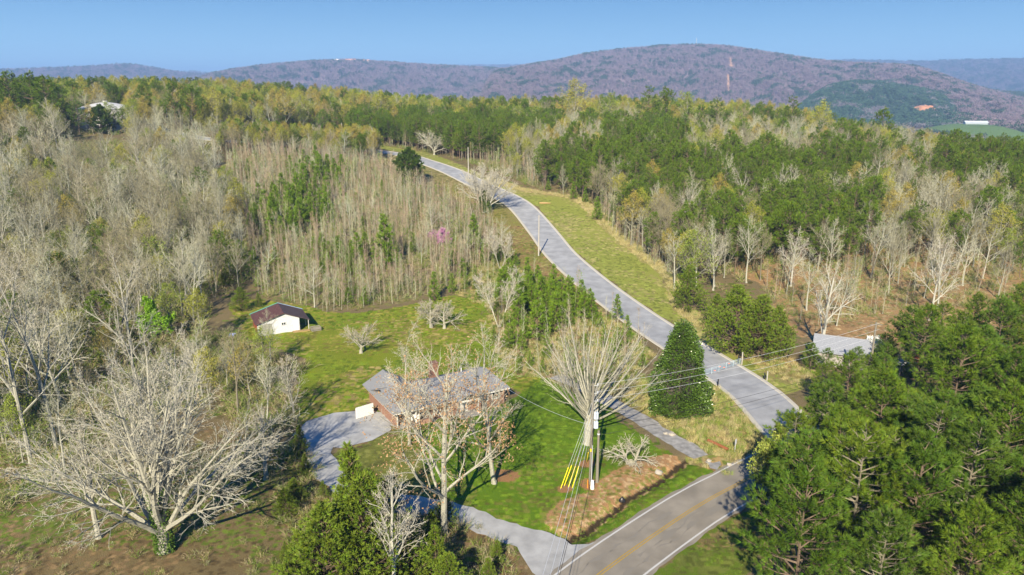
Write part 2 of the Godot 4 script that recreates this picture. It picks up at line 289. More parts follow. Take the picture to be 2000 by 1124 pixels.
# ---------------------------------------------------------------- geometry collector
class Geo:
	var v := PackedVector3Array()
	var c := PackedColorArray()
	var ix := PackedInt32Array()
	var col := Color(1, 1, 1)
	var colored := false
	func tri(a: Vector3, b: Vector3, d: Vector3) -> void:
		var n := v.size()
		v.push_back(a); v.push_back(b); v.push_back(d)
		ix.push_back(n); ix.push_back(n + 1); ix.push_back(n + 2)
		if colored:
			c.push_back(col); c.push_back(col); c.push_back(col)
	func quad(a: Vector3, b: Vector3, d: Vector3, e: Vector3) -> void:
		tri(a, b, d)
		tri(a, d, e)
	func box(lo: Vector3, hi: Vector3) -> void:
		var p: Array[Vector3] = []
		for i in 8:
			p.append(Vector3(hi.x if i & 1 else lo.x, hi.y if i & 2 else lo.y, hi.z if i & 4 else lo.z))
		for f in [[0, 1, 3, 2], [5, 4, 6, 7], [4, 0, 2, 6], [1, 5, 7, 3], [2, 3, 7, 6], [4, 5, 1, 0]]:
			quad(p[f[0]], p[f[1]], p[f[2]], p[f[3]])
	func tube(pts: PackedVector3Array, rad: PackedFloat32Array, k: int) -> void:
		var n0 := v.size()
		var n := pts.size()
		var dir := (pts[1] - pts[0]).normalized()
		var side := dir.cross(Vector3(0.31, 0.11, 0.94))
		if side.length_squared() < 0.01:
			side = dir.cross(Vector3(1, 0, 0))
		side = side.normalized()
		for i in n:
			if i > 0:
				dir = (pts[i] - pts[i - 1]).normalized()
				side = (side - dir * side.dot(dir)).normalized()
			var up := dir.cross(side)
			for j in k:
				var a := TAU * j / k
				v.push_back(pts[i] + (side * cos(a) + up * sin(a)) * rad[i])
				if colored:
					c.push_back(col)
		for i in n - 1:
			for j in k:
				var a0 := n0 + i * k + j
				var a1 := n0 + i * k + (j + 1) % k
				ix.push_back(a0); ix.push_back(a1); ix.push_back(a0 + k)
				ix.push_back(a1); ix.push_back(a1 + k); ix.push_back(a0 + k)
	func rod(a: Vector3, b: Vector3, r0: float, r1: float, k := 8, cap := true) -> void:
		tube(PackedVector3Array([a, b]), PackedFloat32Array([r0, r1]), k)
		if cap:
			var n := v.size()
			for j in k - 2:
				ix.push_back(n - k); ix.push_back(n - k + j + 1); ix.push_back(n - k + j + 2)
				ix.push_back(n - 2 * k); ix.push_back(n - 2 * k + j + 2); ix.push_back(n - 2 * k + j + 1)
	func mesh() -> ArrayMesh:
		var arr := []
		arr.resize(Mesh.ARRAY_MAX)
		arr[Mesh.ARRAY_VERTEX] = v
		if colored:
			arr[Mesh.ARRAY_COLOR] = c
		arr[Mesh.ARRAY_INDEX] = ix
		var m := ArrayMesh.new()
		m.add_surface_from_arrays(Mesh.PRIMITIVE_TRIANGLES, arr)
		return m

func ball() -> Vector3:
	return Vector3(rng.randfn(), rng.randfn(), rng.randfn()).normalized()

func off_axis(d: Vector3, ang: float, az: float) -> Vector3:
	var s := d.cross(Vector3(0.3, 0.1, 0.95)).normalized()
	var u := d.cross(s)
	return (d * cos(ang) + (s * cos(az) + u * sin(az)) * sin(ang)).normalized()

# ---------------------------------------------------------------- leafless trees
# wood: trunk and limbs; twig: fine branchwork. S holds one array entry per branching level.
func limb(wood: Geo, twig: Geo, tips: Array, p: Vector3, d: Vector3, length: float, r: float, lev: int, S: Dictionary) -> void:
	var last: int = S.kids.size()
	if lev >= last:
		var w: float = S.twig_w
		var q := p + d * length * 0.55 + ball() * length * 0.08
		var e: Vector3 = q + (d + ball() * 0.35 + Vector3.UP * S.trop[last]).normalized() * length * 0.5
		var s := d.cross(ball()).normalized() * w
		twig.tri(p - s, p + s, q + s * 0.5)
		twig.tri(q - s * 0.6, q + s * 0.6, e)
		for j in int(S.sprigs):
			var f := p.lerp(q, rng.randf()) if rng.randf() < 0.5 else q.lerp(e, rng.randf() * 0.7)
			var dd := (d + ball() * 0.8).normalized()
			var ss2 := dd.cross(ball()).normalized() * w * 0.7
			twig.tri(f - ss2, f + ss2, f + dd * length * rng.randf_range(0.3, 0.6))
		tips.append(e)
		return
	var n: int = S.seg[lev]
	var pts := PackedVector3Array([p])
	var rad := PackedFloat32Array([r])
	var dirs: Array[Vector3] = [d]
	var step := length / n
	var endr: float = S.taper[lev]
	for i in n:
		d = (d + ball() * S.wob[lev] + Vector3.UP * S.trop[lev] * (1.0 if i > 0 else 0.3)).normalized()
		p += d * step
		pts.push_back(p)
		rad.push_back(r * lerpf(1.0, endr, float(i + 1) / n))
		dirs.append(d)
	wood.tube(pts, rad, S.sides[lev])
	var kids: int = S.kids[lev]
	var az := rng.randf() * TAU
	for j in kids:
		var t: float = lerpf(S.start[lev], 1.0, (j + rng.randf() * 0.9) / kids)
		if j == kids - 1:
			t = 1.0
		var at := t * n
		var i := mini(int(at), n - 1)
		var cp := pts[i].lerp(pts[i + 1], at - i)
		var cr := lerpf(rad[i], rad[i + 1], at - i)
		az += 2.4 + rng.randf_range(-0.5, 0.5)
		var ang: float = S.ang[lev] * rng.randf_range(0.7, 1.25) * (0.4 if j == kids - 1 else 1.0)
		var cd := off_axis(dirs[i + 1], ang, az)
		var cl: float = length * S.ratio[lev] * (1.15 - 0.65 * (t - S.start[lev]) / maxf(0.01, 1.0 - S.start[lev])) * rng.randf_range(0.75, 1.2)
		limb(wood, twig, tips, cp, cd, cl, maxf(S.rmin, cr * S.thin[lev]), lev + 1, S)

const FOREST := {"kids": [12, 8, 7], "seg": [9, 6, 3], "sides": [5, 3, 3], "wob": [0.06, 0.2, 0.24], "trop": [0.02, 0.12, 0.08, 0.1], "start": [0.4, 0.25, 0.2], "ang": [0.75, 0.7, 0.75], "ratio": [0.42, 0.42, 0.5], "taper": [0.3, 0.35, 0.45], "thin": [0.62, 0.6, 0.6], "rmin": 0.022, "twig_w": 0.02, "sprigs": 3}
const BROAD := {"kids": [9, 8, 7], "seg": [5, 7, 4], "sides": [6, 4, 3], "wob": [0.08, 0.16, 0.22], "trop": [0.02, 0.05, 0.05, 0.08], "start": [0.35, 0.22, 0.15], "ang": [0.85, 0.65, 0.7], "ratio": [0.85, 0.42, 0.5], "taper": [0.5, 0.3, 0.4], "thin": [0.6, 0.6, 0.6], "rmin": 0.02, "twig_w": 0.02, "sprigs": 3}

func made_of(base: Dictionary, change := {}) -> Dictionary:
	var s := base.duplicate(true)
	for k in change:
		s[k] = change[k]
	return s

# a tree of height h as meshes: [wood, twigs, tips]
func bare_tree(h: float, r: float, S: Dictionary, stems := 1, lean := 0.06) -> Array:
	var wood := Geo.new()
	var twig := Geo.new()
	var tips := []
	for s in stems:
		var d := Vector3(0, 1, 0)
		var p := Vector3(0, -0.4, 0)
		if stems > 1:
			var a := TAU * s / stems + rng.randf() * 0.6
			d = Vector3(cos(a) * 0.32, 1, sin(a) * 0.32).normalized()
			p += Vector3(cos(a), 0, sin(a)) * r * 0.6
		d = (d + ball() * lean).normalized()
		limb(wood, twig, tips, p, d, h * float(S.get("bole", 0.86)) * (1.0 if s == 0 else rng.randf_range(0.75, 1.0)), r * (1.0 if stems == 1 else 0.7), 0, S)
	# root flare
	wood.tube(PackedVector3Array([Vector3(0, -0.5, 0), Vector3(0, 0.5, 0)]), PackedFloat32Array([r * 1.7, r * 0.98]), 7)
	return [wood, twig, tips]

func fit(arr: Array, h: float) -> float:
	var top := 0.1
	for t in arr[2]:
		top = maxf(top, t.y)
	return h / top

# ---------------------------------------------------------------- evergreen trees
func tuft(g: Geo, p: Vector3, d: Vector3, size: float, n: int, w: float, spread: float) -> void:
	for i in n:
		var dd := (d + ball() * spread).normalized()
		var s := dd.cross(ball()).normalized() * w
		var l := size * rng.randf_range(0.7, 1.15)
		g.tri(p - s + dd * l * 0.1, p + s + dd * l * 0.1, p + dd * l)

func pine(h: float, r: float, S: Dictionary) -> Array:
	var wood := Geo.new()
	var needles := Geo.new()
	needles.colored = true
	var base: Color = S.col
	var bend := ball() * 0.04 * h
	bend.y = 0
	var pts := PackedVector3Array()
	var rad := PackedFloat32Array()
	for i in 9:
		var t := i / 8.0
		pts.push_back(Vector3(0, -0.4 + h * 0.97 * t, 0) + bend * sin(t * 2.5))
		rad.push_back(lerpf(r, r * 0.12, t))
	wood.tube(pts, rad, 6)
	wood.tube(PackedVector3Array([Vector3(0, -0.5, 0), Vector3(0, 0.4, 0)]), PackedFloat32Array([r * 1.5, r]), 6)
	var y: float = S.clear
	var az := rng.randf() * TAU
	# dead snags on the clear bole
	for i in int(S.get("snags", 6)):
		var t2 := rng.randf_range(S.clear * 0.4, S.clear + 0.1)
		var p0 := Vector3(0, h * t2, 0) + bend * sin(t2 * 2.5)
		var a2 := rng.randf() * TAU
		var dd := Vector3(cos(a2), rng.randf_range(-0.1, 0.35), sin(a2)).normalized()
		var l2 := rng.randf_range(0.8, 2.2) * h / 15.0
		wood.tube(PackedVector3Array([p0, p0 + dd * l2 * 0.5, p0 + (dd + Vector3.UP * 0.1) * l2]), PackedFloat32Array([0.035, 0.025, 0.012]), 3)
	while y < 0.985:
		var t: float = (y - S.clear) / (1.0 - S.clear)
		var reach: float = S.reach * h * (sin(pow(clampf(t, 0.0, 1.0), S.peak) * PI * 0.86 + 0.42)) + 0.25
		if S.get("cone", false):
			reach = S.reach * h * pow(1.0 - t, 0.8) + 0.2
		var cnt: int = S.whorl
		for j in cnt:
			if rng.randf() < S.gaps:
				continue
			az += TAU / cnt + rng.randf_range(-0.45, 0.45)
			var p := Vector3(0, h * y + rng.randf_range(-0.25, 0.25), 0) + bend * sin(y * 2.5)
			var rise: float = lerpf(S.low, S.high, t)
			var d := Vector3(cos(az), rise, sin(az)).normalized()
			var l := reach * rng.randf_range(0.65, 1.12)
			var m := p + d * l * 0.55 + Vector3.DOWN * l * 0.03
			var e := m + (d + Vector3.UP * 0.25).normalized() * l * 0.5
			wood.tube(PackedVector3Array([p, m, e]), PackedFloat32Array([0.02 + 0.016 * l, 0.014 + 0.008 * l, 0.01]), 3)
			var k: int = maxi(3, int(l * S.shoots))
			for q in k:
				var f := lerpf(S.inner, 1.0, (q + rng.randf()) / k)
				var at := p.lerp(m, f * 2.0) if f < 0.5 else m.lerp(e, f * 2.0 - 1.0)
				var sd: Vector3 = (d + ball() * 0.9 * Vector3(1, S.flat, 1) + Vector3.UP * S.lift).normalized()
				var out: float = S.side * l * rng.randf_range(0.15, 0.55) * (1.1 - 0.6 * f)
				var tp: Vector3 = at + sd * out
				if out > 0.5:
					var wd := sd.cross(ball()).normalized() * 0.016
					wood.tri(at - wd, at + wd, tp)
				var br := rng.randf_range(0.72, 1.25)
				needles.col = Color(base.r * br * rng.randf_range(0.9, 1.15), base.g * br, base.b * br * rng.randf_range(0.8, 1.2))
				tuft(needles, tp, sd, S.needle * rng.randf_range(0.8, 1.2), S.blades, S.blade_w, S.spread)
		y += S.gap / h * rng.randf_range(0.75, 1.3)
	return [wood, needles]

const LOBLOLLY := {"clear": 0.34, "reach": 0.22, "peak": 0.8, "whorl": 4, "gaps": 0.14, "low": 0.05, "high": 1.0, "shoots": 6.5, "inner": 0.38, "flat": 0.7, "lift": 0.25, "side": 0.85, "needle": 0.5, "blades": 13, "blade_w": 0.036, "spread": 0.8, "gap": 0.58, "col": Color(0.1, 0.165, 0.013), "snags": 8}
const VIRGINIA := {"clear": 0.26, "reach": 0.25, "peak": 0.75, "whorl": 4, "gaps": 0.2, "low": 0.0, "high": 0.7, "shoots": 6.5, "inner": 0.32, "flat": 0.35, "lift": 0.12, "side": 0.9, "needle": 0.4, "blades": 12, "blade_w": 0.035, "spread": 0.9, "gap": 0.56, "col": Color(0.085, 0.142, 0.013), "snags": 10}
const YOUNG := {"clear": 0.04, "reach": 0.22, "peak": 0.8, "whorl": 5, "gaps": 0.1, "low": 0.35, "high": 1.2, "shoots": 6.5, "inner": 0.25, "flat": 0.7, "lift": 0.4, "side": 0.7, "needle": 0.36, "blades": 10, "blade_w": 0.032, "spread": 0.7, "gap": 0.34, "col": Color(0.125, 0.215, 0.016), "cone": true, "snags": 0}
const CEDAR := {"clear": 0.03, "reach": 0.3, "peak": 0.7, "whorl": 6, "gaps": 0.08, "low": 0.3, "high": 1.3, "shoots": 7.0, "inner": 0.3, "flat": 0.6, "lift": 0.35, "side": 0.75, "needle": 0.34, "blades": 11, "blade_w": 0.04, "spread": 0.65, "gap": 0.36, "col": Color(0.12, 0.18, 0.018), "cone": true, "snags": 0}

# leaves gathered round the tips of a leafless tree
func leafage(tips: Array, per: int, far: float, size: float, col: Color, vary := 0.3) -> Geo:
	var g := Geo.new()
	g.colored = true
	for t in tips:
		for i in per:
			var p: Vector3 = t + ball() * far * sqrt(rng.randf())
			var br := rng.randf_range(1.0 - vary, 1.0 + vary)
			g.col = Color(col.r * br * rng.randf_range(0.92, 1.08), col.g * br, col.b * br)
			var a := ball()
			var b := a.cross(ball()).normalized() * size * 0.42
			a *= size * rng.randf_range(0.7, 1.2)
			g.tri(p - b, p + b, p + a)
	return g

# ---------------------------------------------------------------- ground and roads
const MAP_SIZE := 2048
const MAP_SPAN := 512.0
func to_map(p: Vector2) -> Vector2:
	return Vector2((p.x + 256.0) / MAP_SPAN, (p.y - 30.0) / MAP_SPAN) * MAP_SIZE

func fill(img: Image, poly: Array, col: Color, ragged := 1.2) -> void:
	var q := PackedVector2Array()
	var y0 := 1e9
	var y1 := -1e9
	for p in poly:
		var m := to_map(p)
		q.push_back(m)
		y0 = minf(y0, m.y)
		y1 = maxf(y1, m.y)
	for row in range(maxi(0, int(y0)), mini(MAP_SIZE - 1, int(y1) + 1)):
		var xs: Array[float] = []
		for i in q.size():
			var a := q[i]
			var b := q[(i + 1) % q.size()]
			if (a.y <= row) != (b.y <= row):
				xs.append(a.x + (row - a.y) / (b.y - a.y) * (b.x - a.x))
		xs.sort()
		for i in range(0, xs.size() - 1, 2):
			var j0 := noise.get_noise_2d(xs[i] * 1.5, row * 1.5) * ragged * 6.0
			var j1 := noise.get_noise_2d(xs[i + 1] * 1.5, row * 1.5) * ragged * 6.0
			var a0 := clampi(int(xs[i] + j0), 0, MAP_SIZE)
			var a1 := clampi(int(xs[i + 1] + j1), 0, MAP_SIZE)
			if a1 > a0:
				img.fill_rect(Rect2i(a0, row, a1 - a0, 1), col)

func bounds(poly: Array) -> Rect2:
	var r := Rect2(poly[0], Vector2.ZERO)
	for p in poly:
		r = r.expand(p)
	return r

# patches of other growth within an outline; a patch follows the coarse noise, so it has an uneven edge
func speckle(img: Image, poly: Array, per_m2: float, cols: Array, biggest := 4, where := 0.0) -> void:
	var r := bounds(poly)
	var pk := PackedVector2Array(poly)
	for i in int(r.get_area() * per_m2):
		var p := Vector2(rng.randf_range(r.position.x, r.end.x), rng.randf_range(r.position.y, r.end.y))
		var k := rng.randi() % cols.size()
		if noise.get_noise_2d(p.x * 1.3 + k * 77.0, p.y * 1.3) < where * 0.3:
			continue
		if not Geometry2D.is_point_in_polygon(p, pk):
			continue
		var m := to_map(p)
		var c: Color = cols[k]
		var f := rng.randf_range(0.82, 1.18)
		img.fill_rect(Rect2i(int(m.x), int(m.y), 1 + rng.randi() % biggest, 1 + rng.randi() % biggest), Color(c.r * f, c.g * f, c.b * f))

func ditch_depth(x: float, d: float) -> float:
	if x < 4 or x > 24 or d < 62 or d > 90:
		return 0.0
	return 0.75 * (1.0 - ss(0.25, 0.95, away(Vector2(x, d), DITCH)))

func away(p: Vector2, line: Array) -> float:
	var best := 1e9
	for i in line.size() - 1:
		best = minf(best, p.distance_squared_to(Geometry2D.get_closest_point_to_segment(p, line[i], line[i + 1])))
	return sqrt(best)

func smooth_line(line: Array, step: float) -> Array:
	var c := Curve2D.new()
	for i in line.size():
		var a: Vector2 = line[maxi(i - 1, 0)]
		var b: Vector2 = line[mini(i + 1, line.size() - 1)]
		var t := (b - a) / 6.0
		c.add_point(line[i], -t, t)
	var out := []
	var n := int(c.get_baked_length() / step)
	for i in n + 1:
		out.append(c.sample_baked(c.get_baked_length() * i / n))
	return out

func ribbon(g: Geo, line: Array, from: float, to: float, up: float, rough := 0.0, up2 := -1.0) -> void:
	var prev_a := Vector3.ZERO
	var prev_b := Vector3.ZERO
	if up2 < 0.0:
		up2 = up
	var cuts := maxi(1, int(absf(to - from) / 2.0))
	for i in line.size():
		var t: Vector2 = (line[mini(i + 1, line.size() - 1)] - line[maxi(i - 1, 0)]).normalized()
		var nrm := Vector2(t.y, -t.x)
		var w0 := rough * noise.get_noise_2d(i * 9.0, 3.0 + from * 40.0)
		var w1 := rough * noise.get_noise_2d(i * 9.0, 300.0 + to * 40.0)
		var a: Vector2 = line[i] + nrm * (from + w0)
		var b: Vector2 = line[i] + nrm * (to + w1)
		var pa := on(a.x, a.y, up)
		var pb := on(b.x, b.y, up2)
		if i > 0:
			for k in cuts:
				var f0 := float(k) / cuts
				var f1 := float(k + 1) / cuts
				g.quad(prev_a.lerp(prev_b, f0), pa.lerp(pb, f0), pa.lerp(pb, f1), prev_a.lerp(prev_b, f1))
		prev_a = pa
		prev_b = pb

func axis(steps: Array) -> PackedFloat32Array:
	var out := PackedFloat32Array([steps[0][0]])
	for s in steps:
		var x: float = s[0]
		while x < s[1] - 0.01:
			x += s[2]
			out.push_back(minf(x, s[1]))
	return out

func build_ground() -> void:
	var img := Image.create(MAP_SIZE, MAP_SIZE, false, Image.FORMAT_RGB8)
	img.fill(lin(0.24, 0.19, 0.1))
	var all := [Vector2(-250, 34), Vector2(250, 34), Vector2(250, 530), Vector2(-250, 530)]
	speckle(img, all, 0.9, [lin(0.24, 0.2, 0.09), lin(0.15, 0.14, 0.05), lin(0.14, 0.19, 0.035), lin(0.16, 0.2, 0.04), lin(0.27, 0.22, 0.11)], 5, -0.2)
	fill(img, RIGHT_LITTER, lin(0.42, 0.27, 0.13))
	speckle(img, RIGHT_LITTER, 3.0, [lin(0.48, 0.3, 0.14), lin(0.34, 0.21, 0.1), lin(0.5, 0.38, 0.2), lin(0.26, 0.24, 0.09)], 3, -0.2)
	fill(img, SAPLING_STAND, lin(0.26, 0.205, 0.11))
	speckle(img, SAPLING_STAND, 4.0, [lin(0.3, 0.26, 0.13), lin(0.2, 0.2, 0.06), lin(0.16, 0.22, 0.04)], 4)
	fill(img, LANE_BANK, lin(0.24, 0.235, 0.07))
	speckle(img, LANE_BANK, 6.0, [lin(0.34, 0.27, 0.12), lin(0.17, 0.2, 0.045), lin(0.22, 0.18, 0.07), lin(0.38, 0.27, 0.12)], 4)
	var bank := []
	var back := []
	for p in smooth_line(LANE, 6.0):
		if p.y > 150.0:
			bank.append(p + Vector2(-3.0, -1.0))
			back.append(p + Vector2(-11.0, -7.0))
	back.reverse()
	bank.append_array(back)
	fill(img, bank, lin(0.3, 0.26, 0.1))
	speckle(img, bank, 3.0, [lin(0.36, 0.3, 0.13), lin(0.2, 0.2, 0.06), lin(0.25, 0.2, 0.08)], 4)
	fill(img, LEFT_LITTER, lin(0.23, 0.175, 0.085))
	speckle(img, LEFT_LITTER, 14.0, [lin(0.29, 0.2, 0.1), lin(0.17, 0.125, 0.06), lin(0.33, 0.25, 0.14), lin(0.15, 0.19, 0.04), lin(0.14, 0.2, 0.03)], 2)
	fill(img, BOTTOM_GREEN, lin(0.15, 0.15, 0.04))
	speckle(img, BOTTOM_GREEN, 5.0, [lin(0.12, 0.17, 0.025), lin(0.22, 0.15, 0.07), lin(0.28, 0.19, 0.1)], 4)
	fill(img, BACK_LAWN, lin(0.24, 0.29, 0.03))
	speckle(img, BACK_LAWN, 6.0, [lin(0.32, 0.3, 0.06), lin(0.17, 0.25, 0.022), lin(0.38, 0.31, 0.11), lin(0.2, 0.27, 0.025)], 4)
	fill(img, HOUSE_LOOP, lin(0.18, 0.2, 0.045))
	speckle(img, HOUSE_LOOP, 8.0, [lin(0.14, 0.2, 0.03), lin(0.26, 0.18, 0.09), lin(0.22, 0.23, 0.06)], 3)
	fill(img, FRONT_LAWN, lin(0.135, 0.24, 0.018))
	speckle(img, FRONT_LAWN, 8.0, [lin(0.16, 0.26, 0.022), lin(0.105, 0.18, 0.018), lin(0.2, 0.22, 0.045), lin(0.18, 0.28, 0.022)], 3)
	fill(img, FAR_SIDE_LAWN, lin(0.14, 0.21, 0.025))
	speckle(img, FAR_SIDE_LAWN, 8.0, [lin(0.16, 0.19, 0.04), lin(0.085, 0.145, 0.015), lin(0.25, 0.2, 0.08)], 4)
	fill(img, VERGE_RIGHT, lin(0.33, 0.36, 0.08))
	speckle(img, VERGE_RIGHT, 6.0, [lin(0.28, 0.32, 0.065), lin(0.4, 0.37, 0.13), lin(0.44, 0.39, 0.16), lin(0.3, 0.34, 0.07)], 4)
	fill(img, VERGE_LEFT, lin(0.28, 0.25, 0.08))
	speckle(img, VERGE_LEFT, 6.0, [lin(0.22, 0.22, 0.05), lin(0.34, 0.28, 0.11), lin(0.3, 0.2, 0.09)], 4)
	var edge := []
	var outer := []
	for p in smooth_line(VERGE_EDGE, 3.0):
		edge.append(p + Vector2(-0.6, -0.5))
		outer.append(p + Vector2(3.4, 1.6))
	outer.reverse()
	edge.append_array(outer)
	fill(img, edge, lin(0.36, 0.33, 0.12))
	speckle(img, edge, 5.0, [lin(0.44, 0.37, 0.18), lin(0.32, 0.29, 0.11), lin(0.36, 0.27, 0.13)], 3)
	for z in [DRY_FIELD, DRY_EDGE]:
		fill(img, z, lin(0.34, 0.29, 0.11))
		speckle(img, z, 8.0, [lin(0.42, 0.36, 0.16), lin(0.28, 0.23, 0.08), lin(0.2, 0.24, 0.05), lin(0.4, 0.28, 0.12)], 4)
	fill(img, LEAF_PATCH, lin(0.46, 0.27, 0.13), 0.8)
	speckle(img, LEAF_PATCH, 14.0, [lin(0.52, 0.31, 0.15), lin(0.38, 0.21, 0.1), lin(0.56, 0.39, 0.21), lin(0.27, 0.25, 0.07)], 2)
	for spot in [[Vector2(6.2, 76.3), 1.0], [Vector2(9.0, 77.4), 1.3], [Vector2(-0.6, 79.4), 1.6], [Vector2(9.3, 82.0), 1.0]]:
		var ring := []
		for k in 10:
			ring.append(spot[0] + Vector2.from_angle(TAU * k / 10.0) * spot[1])
		fill(img, ring, lin(0.4, 0.22, 0.1), 0.4)
	var trench := []
	for p in smooth_line(DITCH, 1.0):
		trench.append(p + Vector2(0.22, -0.22))
	for i in range(trench.size() - 1, -1, -1):
		trench.append(trench[i] - Vector2(0.44, -0.44))
	fill(img, trench, lin(0.07, 0.05, 0.03), 0.3)

	var m := StandardMaterial3D.new()
	m.albedo_texture = ImageTexture.create_from_image(img)
	m.roughness = 0.95
	m.metallic_specular = 0.15
	m.detail_enabled = true
	m.detail_blend_mode = BaseMaterial3D.BLEND_MODE_MUL
	m.detail_uv_layer = BaseMaterial3D.DETAIL_UV_2
	m.detail_albedo = noise_tex(0.06, 0.6, 1.0, 1024, 7, FastNoiseLite.TYPE_SIMPLEX, 5)
	m.texture_repeat = true

	var xs := axis([[-9000, -1000, 800], [-1000, -300, 50], [-300, -90, 6], [-90, 90, 1.0], [90, 300, 6], [300, 1000, 50], [1000, 9000, 800]])
	var ds := axis([[-600, -40, 40], [-40, 40, 4], [40, 150, 0.9], [150, 420, 3], [420, 1100, 20], [1100, 3000, 100], [3000, 12000, 600]])
	var v := PackedVector3Array()
	var nm := PackedVector3Array()
	var uv := PackedVector2Array()
	var uv2 := PackedVector2Array()
	var ix := PackedInt32Array()
	for d in ds:
		for x in xs:
			var y := hgt(x, d)
			if d < 150 and absf(x) < 91 and d > 41:
				var road_gap := minf(away(Vector2(x, d), HIGHWAY), away(Vector2(x, d), LANE))
				y += 0.28 * noise.get_noise_2d(x * 4.0, d * 4.0) * ss(5.0, 9.0, road_gap) * ss(2.2, 4.5, minf(away(Vector2(x, d), LEFT_DRIVE), away(Vector2(x, d), RIGHT_DRIVE))) * ss(9.0, 13.0, Vector2(x, d).distance_to(Vector2(-14, 95)))
				y -= ditch_depth(x, d) + 0.07 * (1.0 - ss(4.5, 6.0, road_gap))
			elif d > 900:
				y += 6.0 * noise.get_noise_2d(x * 0.08, d * 0.08) * ss(900, 1500, d)
			v.push_back(Vector3(x, y, -d))
			uv.push_back(Vector2(clampf((x + 256.0) / MAP_SPAN, 0.003, 0.997), clampf((d - 30.0) / MAP_SPAN, 0.003, 0.997)))
			uv2.push_back(Vector2(x, d) / 9.0)
	var w := xs.size()
	for j in ds.size() - 1:
		for i in w - 1:
			var a := j * w + i
			for k in [a, a + w, a + 1, a + 1, a + w, a + w + 1]:
				ix.push_back(k)
	nm.resize(v.size())
	for j in ds.size():
		for i in w:
			var a := v[j * w + mini(i + 1, w - 1)] - v[j * w + maxi(i - 1, 0)]
			var b := v[mini(j + 1, ds.size() - 1) * w + i] - v[maxi(j - 1, 0) * w + i]
			nm[j * w + i] = a.cross(b).normalized()
	var arr := []
	arr.resize(Mesh.ARRAY_MAX)
	arr[Mesh.ARRAY_VERTEX] = v
	arr[Mesh.ARRAY_NORMAL] = nm
	arr[Mesh.ARRAY_TEX_UV] = uv
	arr[Mesh.ARRAY_TEX_UV2] = uv2
	arr[Mesh.ARRAY_INDEX] = ix
	var mesh := ArrayMesh.new()
	mesh.add_surface_from_arrays(Mesh.PRIMITIVE_TRIANGLES, arr)
	struct("ground", mesh, m)

